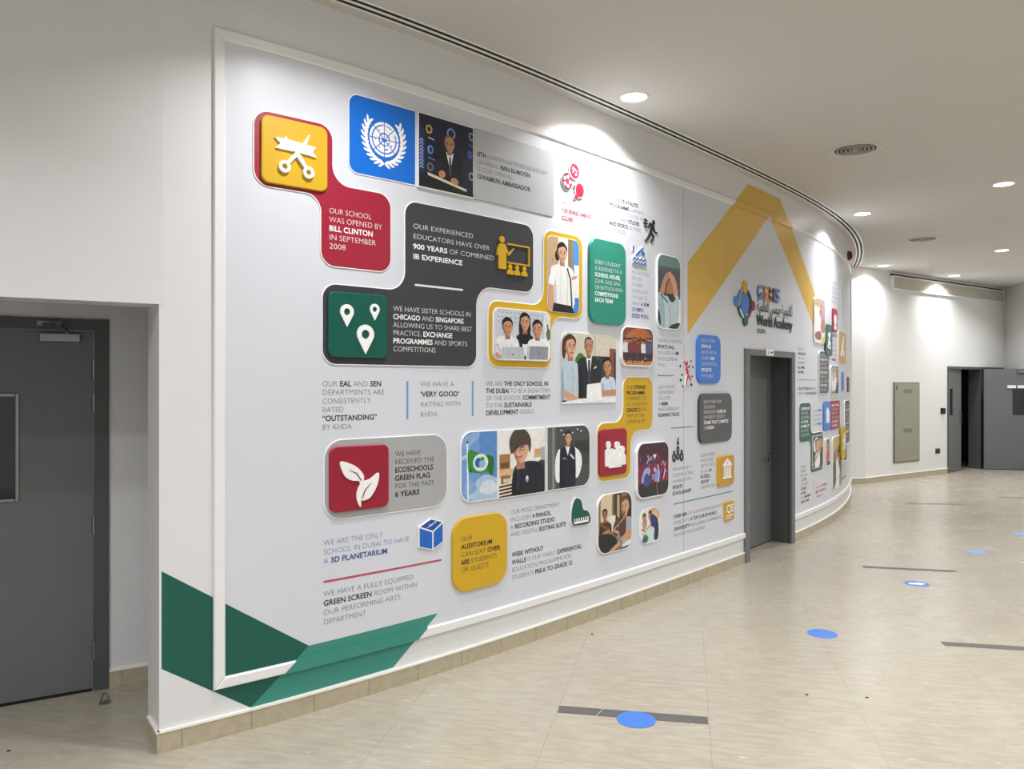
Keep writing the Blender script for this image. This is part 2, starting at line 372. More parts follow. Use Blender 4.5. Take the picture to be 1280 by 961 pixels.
TX = {
 'opened': (0.858, 2.677, 0.0479, 0.0268, 'W', 0.012, [
   (1.12, 'OUR SCHOOL'), (1.19, 'WAS OPENED BY'), (1.13, '*BILL CLINTON*'), (1.15, 'IN SEPTEMBER'), (0.96, '2008')]),
 'un': (1.905, 3.193, 0.0472, 0.0283, 'G', 0.012, [
   (2.57, '*8TH* UNITED NATIONS SECRETARY'), (2.39, 'GENERAL, *BAN KI-MOON*'), (2.22, 'IS OUR OFFICIAL'), (2.39, '*GWAMUN AMBASSADOR*')]),
 'edu': (1.403, 2.667, 0.0596, 0.0376, 'W', 0.012, [
   (1.87, 'OUR EXPERIENCED'), (2.01, 'EDUCATORS HAVE OVER'), (2.05, '*900 YEARS* OF COMBINED'), (1.78, '*IB EXPERIENCE*')]),
 'sister': (1.264, 2.172, 0.0465, 0.0304, 'W', 0.012, [
   (1.85, 'WE HAVE SISTER SCHOOLS IN'), (1.79, '*CHICAGO* AND *SINGAPORE*'), (1.86, 'ALLOWING US TO SHARE BEST'), (1.70, 'PRACTICE, *EXCHANGE*'), (1.82, '*PROGRAMMES* AND SPORTS'), (1.57, 'COMPETITIONS')]),
 'eal': (0.821, 1.738, 0.0470, 0.0293, 'G', 0.005, [
   (1.19, 'OUR *EAL* AND *SEN*'), (1.21, 'DEPARTMENTS ARE'), (1.12, 'CONSISTENTLY'), (0.95, 'RATED'), (1.16, '*“OUTSTANDING”*'), (1.00, 'BY KHDA')]),
 'good': (1.461, 1.736, 0.0601, 0.0323, 'G', 0.005, [
   (1.72, 'WE HAVE A'), (1.76, '*‘VERY GOOD’*'), (1.77, 'RATING WITH'), (1.59, 'KHDA')]),
 'only': (1.983, 1.739, 0.0469, 0.0297, 'G', 0.005, [
   (2.58, 'WE ARE *THE ONLY SCHOOL IN*'), (2.60, '*THE DUBAI* TO BE A SIGNATORY'), (2.60, 'OF THE SCHOOL *COMMITMENT*'), (2.41, 'TO THE *SUSTAINABLE*'), (2.43, '*DEVELOPMENT* GOALS')]),
 'eco': (1.277, 1.332, 0.0466, 0.0286, 'K', 0.012, [
   (1.46, 'WE HAVE'), (1.56, 'RECEIVED THE'), (1.55, '*ECOSCHOOLS*'), (1.53, '*GREEN FLAG*'), (1.56, 'FOR THE PAST'), (1.45, '*6 YEARS*')]),
 'planet': (0.828, 0.878, 0.0490, 0.0302, 'B', 0.005, [
   (1.20, 'WE ARE THE ONLY'), (1.38, 'SCHOOL IN DUBAI TO HAVE'), (1.23, 'A *3D PLANETARIUM*')]),
 'green': (0.828, 0.602, 0.0501, 0.0302, 'G', 0.005, [
   (1.41, 'WE HAVE A FULLY EQUIPPED'), (1.44, '*GREEN SCREEN* ROOM WITHIN'), (1.32, 'OUR PERFORMING ARTS'), (1.09, 'DEPARTMENT')]),
 'aud': (1.758, 0.775, 0.0478, 0.0277, 'K', 0.03, [
   (1.85, 'OUR'), (2.02, '*AUDITORIUM*'), (2.09, 'CAN SEAT *OVER*'), (2.06, '*600* STUDENTS'), (1.99, 'OR GUESTS')]),
 'music': (2.204, 0.888, 0.0492, 0.0285, 'G', 0.005, [
   (2.70, 'OUR MUSIC DEPARTMENT'), (2.61, 'INCLUDES *4 PIANOS,*'), (2.65, 'A *RECORDING STUDIO*'), (2.77, 'AND DIGITAL *EDITING SUITE*')]),
 'week': (2.218, 0.605, 0.0502, 0.0286, 'G', 0.005, [
   (2.53, '*WEEK WITHOUT*'), (2.95, '*WALLS* IS OUR YEARLY *EXPERIENTIAL*'), (2.83, 'EDUCATION PROGRAMME FOR'), (2.84, 'STUDENTS *PRE-K TO GRADE 12*')]),
 'clubs': (2.726, 3.022, 0.0533, 0.0272, 'R', 0.005, [
   (3.03, 'WE HAVE OVER'), (3.07, '*120 ENRICHMENT*'), (2.85, '*CLUBS*')]),
 'elite': (3.290, 3.155, 0.0476, 0.0292, 'G', 0.005, [
   (3.68, 'OUR *ELITE ATHLETE*'), (3.77, '*PROGRAMME* SUPPORTS'), (3.75, 'STUDENTS TO EXCEL IN'), (3.70, 'BOTH THEIR *STUDIES*'), (3.72, '*AND SPORTS* OUTSIDE'), (3.51, 'OF SCHOOL')]),
 'house': (3.075, 2.642, 0.0468, 0.0295, 'W', 0.035, [
   (3.40, 'EVERY STUDENT'), (3.42, 'IS ASSIGNED TO A'), (3.40, '*SCHOOL HOUSE,*'), (3.40, 'ZUHR, RAZI, SINA'), (3.43, 'OR BATTUTA WITH'), (3.37, '*COMPETITIONS*'), (3.30, '*EACH TERM*')]),
 'pool': (3.592, 2.623, 0.0491, 0.0291, 'P', 0.005, [
   (3.84, 'WE ARE ONE'), (3.74, 'OF JUST'), (3.74, 'THREE'), (3.82, 'SCHOOLS IN'), (3.82, 'THE UAE TO'), (3.84, 'HAVE *A 50M*'), (3.77, '*OLYMPIC-*'), (3.84, '*SIZED POOL*')]),
 'sports': (3.968, 2.098, 0.0502, 0.0291, 'G', 0.005, [
   (4.36, 'OUR MULTI-PURPOSE'), (4.24, '*SPORTS HALL*'), (4.31, 'INCLUDES AN *8M*'), (4.29, 'ROCK CLIMBING'), (4.10, 'WALL')]),
 'track': (3.980, 1.713, 0.0469, 0.0291, 'G', 0.005, [
   (4.25, 'OUR ATHLETIC'), (4.24, 'DEPARTMENT'), (4.17, 'INCLUDES'), (4.13, 'A *400M*'), (4.31, 'WEATHERPROOF'), (4.32, '*RUNNING TRACK*')]),
 'strings': (3.510, 1.712, 0.0451, 0.0294, 'K', 0.012, [
   (3.78, 'OUR *STRINGS*'), (3.77, '*PROGRAMME*'), (3.79, 'IS OFFERED TO'), (3.80, 'ALL STUDENTS IN'), (3.79, '*GRADES 3-7* AS'), (3.76, 'PART OF THE'), (3.77, 'CURRICULUM')]),
 'schol': (4.207, 1.011, 0.0514, 0.0312, 'G', 0.005, [
   (4.52, 'WE HAVE HAD 14'), (4.56, 'STUDENTS ATTEND'), (4.52, 'UNIVERSITY ON'), (4.37, '*SPORTS*'), (4.52, '*SCHOLARSHIPS*')]),
 'russell': (4.687, 1.097, 0.0480, 0.0308, 'G', 0.005, [
   (4.95, 'OUR ALUMNI'), (4.92, 'HAVE GONE'), (4.95, 'ON TO STUDY'), (4.89, 'AT ALL *24*'), (4.87, '*RUSSELL*'), (4.84, '*GROUP*'), (4.95, 'UNIVERSITIES')]),
 'over': (4.222, 0.607, 0.0535, 0.0292, 'G', 0.005, [
   (5.09, '*OVER 40%* OF OUR GRADUATES HAVE'), (4.99, 'GONE ON TO *A TOP 10 OR 50 WORLD*'), (5.09, '*UNIVERSITY* INCLUDING CAMBRIDGE,'), (4.77, 'YALE AND THE ACADEMIES')]),
 'fixt': (4.660, 2.127, 0.0529, 0.0299, 'W', 0.03, [
   (4.92, 'EACH YEAR'), (4.84, '*GWA IS*'), (4.94, 'INVOLVED IN'), (4.91, 'OVER *300*'), (4.95, 'COMPETITIVE'), (4.85, '*SPORTS*'), (4.89, 'FIXTURES')]),
 'dassa': (4.704, 1.577, 0.0467, 0.0307, 'W', 0.03, [
   (5.04, 'EACH YEAR OUR'), (4.92, 'STUDENTS'), (5.13, 'REPRESENT *OVER 40*'), (5.11, 'DIFFERENT SPORTS'), (5.18, '*TEAMS THAT COMPETE*'), (4.90, 'IN *DASSA*')]),
 'far1': (7.005, 2.131, 0.0518, 0.0358, 'G', 0.005, [
   (7.21, 'WE ARE'), (7.28, '*AN IB SCHOOL*'), (7.21, 'WITH OVER'), (7.22, '80 NATIONS'), (7.24, '*ALL LIVING*'), (7.20, '*AS ONE*')]),
 'far2': (7.005, 1.684, 0.0545, 0.0323, 'G', 0.005, [
   (7.66, '*OUR STUDENTS* SPEAK'), (7.69, 'MORE THAN *50 LANGUAGES*')]),
 'far3': (7.098, 0.795, 0.0496, 0.0343, 'G', 0.005, [
   (7.30, 'OUR SCHOOL'), (7.28, 'HAS BEEN'), (7.34, 'RATED IN'), (7.30, 'THE *TOP*'), (7.38, 'AT THE KEY'), (7.30, '*STAGE*'), (7.28, '*LEVEL*'), (7.46, 'FOR *LEARNING*'), (7.40, '*AND CARE*')]),
 'far4': (7.653, 0.504, 0.0547, 0.0342, 'R', 0.005, [
   (8.20, 'WE HAVE *WON 2*'), (8.11, '*BEST SCHOOL*'), (7.97, 'AWARDS')]),
 'far5': (7.555, 1.420, 0.0537, 0.0320, 'P', 0.005, [
   (7.92, 'OUR *ARTS*'), (7.90, 'STUDIOS'), (7.90, 'ARE OPEN'), (7.92, 'ALL *WEEK*')]),
 'far6': (8.460, 3.028, 0.0604, 0.0346, 'G', 0.005, [
   (8.77, 'OUR CHOIR'), (8.77, 'SINGS AT'), (8.75, 'THE OPERA'), (8.77, 'HOUSE'), (8.75, 'EACH YEAR')]),
 'far7': (8.460, 2.355, 0.0612, 0.0325, 'G', 0.005, [
   (8.77, '*ROBOTICS*'), (8.77, 'AND CODING'), (8.75, 'ARE TAUGHT'), (8.77, 'IN EVERY'), (8.75, 'CLASS'), (8.75, '*WEEKLY*')]),
 'far8': (9.184, 0.628, 0.0587, 0.0324, 'G', 0.005, [
   (9.76, 'WE PLAY'), (9.73, 'IN MANY'), (9.74, 'LEAGUES'), (9.69, '*EACH YEAR*')]),
}
# ================================================================ THE SETTING
g = G(PF); g.face([(-9, -5, 0), (12, -5, 0), (12, 20, 0), (-9, 20, 0)], 'floor'); struct(g.build('floor'))
g = G(PF); g.face([(-9, -5, CEIL), (12, -5, CEIL), (12, 20, CEIL), (-9, 20, CEIL)], 'ceiling'); struct(g.build('ceiling'))
DO0, DO1, DOZ = 5.60, 6.83, 2.09                    # doorway in the curved wall
g = G(PW, True); T = .26
for a, b, z0, z1 in ((0, DO0, 0, CEIL), (DO0, DO1, DOZ, CEIL), (DO1, 13.0, 0, CEIL)): g.box(a, b, z0, z1, -T, 0, 'wall')
struct(g.build('wall_left'))
g = G(PD)
g.box(-.02, 1.5, 2.13, CEIL, -.2, 0, 'wall'); g.box(1.5, 7.0, 0, CEIL, -.2, 0, 'wall')
struct(g.build('wall_corner'))
g = G(PD)
g.box(-.62, .165, 0, 2.72, -1.2, -1.01, 'wall'); g.box(1.33, 1.6, 0, 2.72, -1.2, -1.01, 'wall'); g.box(.165, 1.33, 2.12, 2.72, -1.2, -1.01, 'wall')
g.box(-.72, -.60, 0, 2.72, -1.2, -.2, 'wall'); g.box(1.5, 1.62, 0, 2.72, -1.2, -.2, 'wall'); g.box(-.72, 1.62, 2.62, 2.72, -1.2, -.2, 'wall')
struct(g.build('wall_alcove'))
g = G(PA); AO0, AO1 = 2.80, 5.13
g.box(0, AO0, 0, CEIL, -.25, 0, 'wall_far'); g.box(AO0, AO1, 2.10, CEIL, -.25, 0, 'wall_far'); g.box(AO1, 5.3, 0, CEIL, -.25, 0, 'wall_far')
struct(g.build('wall_back'))
g = G(PC); g.box(0, .75, 0, CEIL, -.2, 0, 'wall_far'); struct(g.build('wall_return'))
g = G(PB); g.box(-.2, 21, 0, CEIL, -.2, 0, 'wall_far'); struct(g.build('wall_right'))
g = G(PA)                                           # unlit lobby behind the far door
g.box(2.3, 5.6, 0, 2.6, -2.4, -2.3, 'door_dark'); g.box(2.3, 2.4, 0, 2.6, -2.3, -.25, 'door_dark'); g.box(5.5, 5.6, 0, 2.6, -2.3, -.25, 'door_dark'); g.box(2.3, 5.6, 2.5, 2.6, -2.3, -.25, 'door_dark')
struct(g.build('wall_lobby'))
# baseboards
def skirting(name, f, runs, sl=False, joints=.335, d=.012):
    g = G(f, sl)
    for a, b, dd in runs:
        g.box(a, b, 0, .094, dd, dd+d, 'stone'); g.box(a, b, .094, .106, dd, dd+d+.003, 'caulk')
        k = math.ceil((a-.1)/joints)
        while k*joints+.1 < b:
            u = k*joints+.1
            if u > a: g.box(u-.0012, u+.0012, 0, .094, dd, dd+d+.0004, 'grout')
            k += 1
    return struct(g.build(name))
o = skirting('baseboard_left', PW, [(-.012, DO0, 0), (DO1, 12.6, 0)], True)
g = G(PW); g.box(-.012, 0, 0, .094, -.21, 0, 'stone'); g.box(-.015, 0, .094, .106, -.21, .015, 'caulk'); struct(g.build('baseboard_corner'))
skirting('baseboard_alcove', PD, [(-.6, .165, -1.01), (1.33, 1.5, -1.01)])
skirting('baseboard_corridor', PD, [(1.5, 6.9, 0)])
skirting('baseboard_back', PA, [(0, AO0, 0), (AO1, 5.2, 0)])
skirting('baseboard_return', PC, [(-.012, .7, 0)])
skirting('baseboard_right', PB, [(0, 20, 0)])

# moulding round the mural, standing 2 cm off the wall
TS0, TZ0, TZ1, TW, TD, TEND = .247, .241, 3.511, .056, .02, 11.05
def mould(name, p):
    g = G(PW, True); g.prism(p, .0006, TD, 'trim', bev=.007); return struct(g.build(name))
mould('trim_1', [(TS0, TZ1), (TS0+TW, TZ1-TW), (TEND-TW, TZ1-TW), (TEND, TZ1)])
mould('trim_2', [(TS0, TZ0), (TS0+TW, TZ0+TW), (TS0+TW, TZ1-TW), (TS0, TZ1)])
mould('trim_6', [(TEND-TW, TZ0+TW), (TEND, TZ0), (TEND, TZ1), (TEND-TW, TZ1-TW)])
mould('trim_3', [(TS0, TZ0), (DO0, TZ0), (DO0, TZ0+TW), (TS0+TW, TZ0+TW)])
mould('trim_4', [(DO1, TZ0), (TEND, TZ0), (TEND-TW, TZ0+TW), (DO1, TZ0+TW)])

# ---------------------------------------------------------------- doors
def hinge(f, name, u, z0, z1, d, par):
    g = G(f); g.lathe(0, 0, [(0, 0), (.012, 0), (.012, 1), (0, 1)], 'steel', 12)
    for v in g.bm.verts: v.co = (u+v.co.x, z0+(z1-z0)*v.co.z, d+v.co.y)
    return g.build(name, par)
def door_frame(f, u0, u1, z1, wj, wh, d0, d1, m, name='door_frame', par=None):
    g = G(f); g.box(u0, u0+wj, 0, z1, d0, d1, m); g.box(u1-wj, u1, 0, z1, d0, d1, m); g.box(u0+wj, u1-wj, z1-wh, z1, d0, d1, m)
    s0, s1 = u0+wj, u1-wj                           # rebate stop behind the leaf face
    return g.build(name, par)
# door_1: closed grey door in the alcove
d1 = struct(empty('door_1', PD(.75, 0, -1.0)))
door_frame(PD, .165, 1.33, 2.118, .075, .062, -1.16, -.995, 'door_dark', par=d1)
g = G(PD); LF = -1.015
for a, b, z0, z1 in ((.243, .617, .012, 2.05), (.85, 1.252, .012, 2.05), (.617, .85, .012, 1.12), (.617, .85, 1.685, 2.05)): g.box(a, b, z0, z1, LF-.045, LF, 'door')
leaf = g.build('door_leaf', d1)
g = G(PD)
for a, b, z0, z1 in ((.602, .622, 1.105, 1.70), (.845, .865, 1.105, 1.70), (.622, .845, 1.105, 1.125), (.622, .845, 1.68, 1.70)): g.box(a, b, z0, z1, LF-.01, LF+.008, 'steel', bev=.003)
g.build('vision_frame', leaf)
g = G(PD); g.box(.615, .852, 1.118, 1.687, LF-.026, LF-.018, 'glass_dark'); g.build('vision_pane', leaf)
for z0, z1 in ((1.777, 1.887), (1.594, 1.695), (.89, .995), (.181, .286)): hinge(PD, 'hinge', .241, z0, z1, LF+.010, d1)
g = G(PD); g.lathe(1.19, 1.0, [(.024, LF), (.024, LF+.01), (0, LF+.01)], 'chrome', 20); g.tube([(1.19, 1.0, LF), (1.19, 1.0, LF+.055), (1.17, 1.0, LF+.06), (1.06, 1.0, LF+.06)], .010, 'chrome'); g.build('door_handle', leaf)
g = G(PD); g.box(.31, .508, 1.985, 2.033, LF, LF+.045, 'steel', bev=.004); clo = g.build('door_closer', leaf)
g = G(PD); g.tube([(.375, 2.033, LF+.025), (.375, 2.05, LF+.03), (.42, 2.075, LF+.14), (.40, 2.085, LF+.16)], .007, 'steel'); g.tube([(.40, 2.085, LF+.16), (.49, 2.083, LF+.025)], .008, 'steel')
g.box(.455, .52, 2.075, 2.10, -.995, -.985, 'steel'); g.build('closer_arm', clo)
g = G(PD); g.box(.25, 1.25, .0, .006, -1.16, -1.0, 'black'); g.build('threshold', d1)
# door_2: grey door in the curved wall
d2 = struct(empty('door_2', PW(6.2, 0, -.1)))
g = G(PW, True)
for a, b, z0, z1 in ((DO0-.035, DO0+.06, 0, DOZ+.01), (DO1-.06, DO1+.035, 0, DOZ+.01), (DO0+.06, DO1-.06, DOZ-.055, DOZ+.01)): g.box(a, b, z0, z1, .0, .024, 'door', bev=.003)
for a, b, z0, z1 in ((DO0, DO0+.03, 0, DOZ), (DO1-.03, DO1, 0, DOZ), (DO0+.03, DO1-.03, DOZ-.03, DOZ)): g.box(a, b, z0, z1, -.28, .004, 'door_dark')
g.build('door_frame', d2)
g = G(PW, True); g.box(DO0+.032, DO1-.032, .012, DOZ-.035, -.27, -.22, 'door'); lf2 = g.build('door_leaf', d2)
g = G(PW); g.lathe(6.70, 1.0, [(.024, -.22), (.024, -.208), (0, -.208)], 'chrome', 20)
g.tube([(6.70, 1.0, -.21), (6.70, 1.0, -.155), (6.68, 1.0, -.145), (6.48, 1.0, -.145)], .013, 'chrome'); g.box(6.685, 6.715, .90, .93, -.22, -.214, 'chrome')
g.build('door_handle', lf2)
g = G(PW); g.box(DO0+.03, DO1-.03, 0, .006, -.27, -.215, 'door_dark'); g.build('threshold', d2)
# door_3: far double door, one leaf ajar, one swung into the hall
d3 = struct(empty('door_3', PA(3.9, 0, -.05)))
door_frame(PA, AO0, AO1, 2.10, .05, .05, -.27, .006, 'door_dark', par=d3)
g = G(PA); g.box(4.16, 4.22, 0, 2.05, -.25, -.02, 'door_dark'); g.box(4.22, AO1-.05, 0, 2.05, -.20, -.15, 'door_dark'); g.build('side_panel', d3)
PL = plane(8.63, 15.275, .77, .638, .638, -.77)
g = G(PL)
for a, b, z0, z1 in ((0, .05, .01, 2.05), (.22, .62, .01, 2.05), (.05, .22, .01, 1.13), (.05, .22, 1.66, 2.05)): g.box(a, b, z0, z1, -.08, -.035, 'door')
l3 = g.build('door_leaf', d3)
g = G(PL); g.box(.05, .22, 1.13, 1.66, -.07, -.05, 'glass_dark'); g.build('vision_pane', l3)
g = G(PL); g.box(.52, .57, .95, 1.22, -.035, -.025, 'steel', bev=.003); g.tube([(.545, 1.08, -.03), (.545, 1.08, .02), (.46, 1.08, .025)], .009, 'chrome'); g.build('door_handle', l3)
g = G(PL); g.box(.62, .655, .95, 1.2, -.075, -.03, 'black'); g.build('latch', l3)
PR = plane(9.69, 15.93, .972, -.233, -.233, -.972)
g = G(PR)
for a, b, z0, z1 in ((0, .52, .012, 2.06), (.74, .78, .012, 2.06), (.52, .74, .012, 1.12), (.52, .74, 1.70, 2.06)): g.box(a, b, z0, z1, -.045, 0, 'door')
l4 = g.build('door_leaf', d3)
g = G(PR); g.box(.52, .74, 1.12, 1.70, -.03, -.015, 'glass_dark'); g.build('vision_pane', l4)
g = G(PR); g.box(.42, .575, 1.665, 1.725, .0, .035, 'soft_white', bev=.004); g.box(.60, .78, 1.665, 1.725, .0, .035, 'soft_white', bev=.004); g.box(.575, .60, 1.672, 1.718, 0, .03, 'black'); g.build('white_bar', l4)  # plain white bar with a dark break, at the head of the pane
g = G(PR); g.box(.60, .78, 1.98, 2.03, 0, .04, 'steel', bev=.004); g.build('door_closer', l4)

# ---------------------------------------------------------------- things on the far wall
g = G(PA); g.box(.886, 1.76, .305, 1.783, 0, .02, 'cabinet_line', bev=.004)
cab = tag(g.build('service_cabinet', base=PA(1.32, .3, 0)), 'tall flush grey metal service cabinet on the far white wall', 'cabinet')
for z0, z1 in ((.325, 1.763),):
    g = G(PA); g.box(.91, 1.738, z0, z1, .02, .026, 'cabinet', bev=.003); cd = g.build('cabinet_door', cab)
for zz in (1.585, .86):
    g = G(PA)
    for k in range(4): g.box(1.19, 1.48, zz+k*.02, zz+k*.02+.009, .026, .029, 'cabinet_line')
    g.build('vent', cd)
for zz in (1.38, .68, .62):
    g = G(PA); g.lathe(1.03, zz, [(.017, .026), (.017, .032), (0, .033)], 'chrome', 16); g.build('lock', cd)
g = G(PA); g.box(.955, .985, 1.64, 1.73, .026, .028, 'black'); g.build('label_strip', cd)
g = G(PA); g.box(2.55, 2.695, 1.17, 1.285, 0, .03, 'black', bev=.008)
rd = tag(g.build('access_reader', base=PA(2.62, 1.17, 0)), 'small black access reader on white wall left of the far grey door', 'card reader')
g = G(PA); g.box(2.59, 2.655, 1.235, 1.27, .03, .032, 'dark_gap'); g.build('reader_window', rd)
g = G(PA); g.box(2.36, 2.515, .41, .505, 0, .014, 'dark', bev=.004)
so = tag(g.build('wall_socket', base=PA(2.44, .41, 0)), 'dark grey wall socket low on the white far wall beside the door', 'socket')
g = G(PA); g.box(2.385, 2.425, .435, .48, .014, .018, 'black'); g.box(2.45, 2.49, .435, .48, .014, .018, 'black'); g.build('socket_insert', so)
g = G(PA)
for a, b, z0, z1 in ((.80, 5.05, 3.47, 3.49), (.80, 5.05, 3.70, 3.72), (.80, .82, 3.49, 3.70), (5.03, 5.05, 3.49, 3.70)): g.box(a, b, z0, z1, 0, .06, 'trim')
ag = tag(g.build('air_grille', base=PA(2.9, 3.47, 0)), 'long linear white air grille high on the far wall under the ceiling', 'vent')
g = G(PA)
for k in range(9): g.box(.82, 5.03, 3.492+k*.023, 3.492+k*.023+.019, .0, .045, 'vent')
g.build('louvre_panel', ag)
g = G(PA); g.box(.80, 5.05, 3.722, 3.757, 0, .012, 'dark_gap'); g.build('shadow_gap', ag)

# ---------------------------------------------------------------- ceiling
def disc_lamp(x, y, label):
    g = G(lambda u, v, d: Vector((x+u, y+v, CEIL-d)))
    g.lathe(0, 0, [(.086, .001), (.088, .006), (.104, .006), (.108, .003), (.109, 0)], 'fixture', 40)
    r = g.build('ceiling_downlight', base=(x, y, CEIL), smooth=True); tag(r, label, 'ceiling light', 'recessed round ceiling downlights')
    g = G(lambda u, v, d: Vector((x+u, y+v, CEIL-d))); g.lathe(0, 0, [(.088, .003), (0, .003)], 'lens', 40); g.build('lens', r)
    L = bpy.data.lights.new('downlight_lamp', 'AREA'); L.shape = 'DISK'; L.size = .17; L.energy = LAMP_W; L.color = LAMP_COL; L.spread = LAMP_SPREAD
    lo = bpy.data.objects.new('downlight_lamp', L); C.objects.link(lo); lo.parent = r; lo.location = (0, 0, -.008)
LL = ['round downlight nearest the camera, above the mural beside the ceiling slot', 'round downlight at the right edge of the ceiling, beyond the larger round air vent',
      'round downlight over the yellow chevron end of the mural', 'round downlight at the right, second in the right-hand row of the ceiling',
      'round downlight close to the end of the curved slot, by the pale far corner', 'round downlight in front of the long far wall grille']
for i, (x, y) in enumerate(DOWNLIGHTS):
    disc_lamp(x, y, LL[i] if i < 6 else 'unseen round ceiling downlight, from a set mostly added to even out the hall light')
def diffuser(x, y, label):
    f = lambda u, v, d: Vector((x+u, y+v, CEIL-d))
    g = G(f); g.lathe(0, 0, [(.215, 0), (.213, .005), (.182, .007), (.170, .003), (.168, -.0)], 'vent', 48)
    r = tag(g.build('ceiling_air_vent', base=(x, y, CEIL), smooth=True), label, 'vent', 'round ceiling air vents')
    g = G(f); g.lathe(0, 0, [(.17, .0015), (0, .0015)], 'vent_gap', 40); g.build('vent_throat', r)
    for k, rr_ in enumerate((.15, .117, .084, .05)):
        g = G(f); g.lathe(0, 0, [(rr_+.004, .002), (rr_+.002, .007), (rr_-.008, .006), (rr_-.012, .003)], 'vent_cone', 40); g.build('vent_cone', r, smooth=True)
    g = G(f); g.lathe(0, 0, [(.024, .002), (.024, .006), (0, .007)], 'vent_cone', 24); g.build('vent_core', r)
diffuser(2.996, 6.773, 'larger-looking round louvred air vent in the ceiling above the mural')
diffuser(5.80, 10.965, 'smaller-looking round louvred air vent farther along the ceiling')
# twin-slot linear diffuser following the wall
SLOT = lambda u, v, d: (lambda p: Vector((p.x, p.y, CEIL-d)))(PW(u, 0, v))
g = G(SLOT, True)
for a, b in ((.080, .096), (.124, .146), (.174, .190)): g.box(-1.2, 12.55, a, b, 0, .003, 'fixture')
sl = tag(g.build('slot_diffuser', base=(0.6, 5.5, CEIL)), 'long curved twin-slot air diffuser in the ceiling following the mural wall', 'vent')
for a, b in ((.096, .124), (.146, .174)):
    g = G(SLOT, True); g.box(-1.2, 12.55, a, b, .0005, .0015, 'slot_black'); g.build('slot', sl)
# alarm sounder
g = G(PW); g.lathe(10.0, 3.60, [(.07, 0), (.07, .022), (.062, .034)], 'bell_red', 32)
be = tag(g.build('fire_alarm', base=PW(10.0, 3.53, 0), smooth=False), 'round dark red fire alarm sounder high on the curved wall under the slot', 'alarm')
g = G(PW); g.lathe(10.0, 3.60, [(.062, .034), (.05, .055), (.02, .062), (0, .063)], 'bell_dark', 32); g.build('dome', be, smooth=True)

# ---------------------------------------------------------------- on the floor
def tape(p, w, label, slit=None):
    (x0, y0), (x1, y1) = p; d = Vector((x1-x0, y1-y0)); L_ = d.length; d.normalize(); n = Vector((-d.y, d.x))
    f = lambda u, v, dd: Vector((x0+d.x*u+n.x*v, y0+d.y*u+n.y*v, dd))
    g = G(f)
    for a, b in (((0, L_),) if not slit else ((0, slit-.004), (slit+.004, L_))):
        q = [(a, -w/2), (b, -w/2), (b, w/2), (a, w/2)]
        if slit and a == 0: q[2] = (b+.03, w/2)
        elif slit: q[3] = (a+.03, w/2)
        g.prism(q, .0002, .0012, 'tape')
    tag(g.build('floor_tape', base=(x0, y0, 0)), label, 'floor marking', 'dark tape strips on the floor')
tape(((.251, 4.178), (1.019, 4.035)), .092, 'dark grey floor tape strip nearest the camera, crossed by a blue disc', .205)
tape(((3.36, 7.434), (4.15, 7.25)), .08, 'dark floor tape strip behind the blue disc with the white arrow')
tape(((2.904, 5.232), (3.69, 5.075)), .085, 'dark floor tape strip cut by the right edge of the photo, nearest there')
tape(((5.786, 11.40), (6.555, 11.28)), .07, 'faint dark floor tape strip far away in front of the service cabinet')
tape(((7.569, 12.0), (8.33, 11.87)), .07, 'faint dark floor tape strip far away at the right edge')
def sticker(x, y, label, m='sticker', z=.0, arrow=False):
    g = G(PF); g.prism(circ(x, y, .101, n=40), .0002+z, .0012+z, m)
    r = tag(g.build('floor_sticker', base=(x, y, 0)), label, 'floor sticker', 'round blue floor stickers')
    if arrow:
        g = G(PF); a = [(-.07, -.02), (0, -.035), (-.005, -.06), (.075, -.01), (.02, .05), (.012, .02), (-.06, .035)]
        g.cap([[(x+p[0], y+p[1]) for p in a]], .0015, 'white'); g.build('arrow_mark', r)
sticker(.647, 4.046, 'plain blue floor sticker lying over the nearest dark tape strip', z=.0012)
sticker(2.176, 5.441, 'plain blue floor sticker alone on the beige floor, second from the camera')
sticker(3.549, 6.804, 'blue floor sticker with a white arrow mark', arrow=True)
sticker(4.85, 8.083, 'pale blue floor sticker beyond the arrow sticker', 'sticker_pale')
sticker(5.955, 9.053, 'pale blue floor sticker cut by the right edge of the photo', 'sticker_pale')
for x, y, lb in ((.56, 5.43, 'tiny dark crumb on the beige floor near the skirting'), (1.66, 4.37, 'tiny dark crumb on the floor before the second blue sticker'), (1.98, 4.33, 'tiny dark crumb on the floor right of the other crumbs'), (-2.4, 3.70, 'tiny dark crumb on the floor before the alcove door')):
    g = G(PF); g.prism(circ(x, y, .009, .006, n=9), 0, .005, 'dark_gap', bev=.002); tag(g.build('crumb', base=(x, y, 0)), lb, 'debris', 'crumbs on the floor')
g = G(PF); x, y = -2.235, 4.262
g.tube([(x-.028, y, .004), (x-.005, y, .055), (x+.005, y, .055), (x+.028, y, .004), (x-.028, y, .004)], .005, 'steel'); g.lathe(x, y, [(.03, .0), (.03, .004), (0, .005)], 'steel', 16)
tag(g.build('door_stop', base=(x, y, 0)), 'small steel door stop on the floor beside the alcove door', 'door stop')
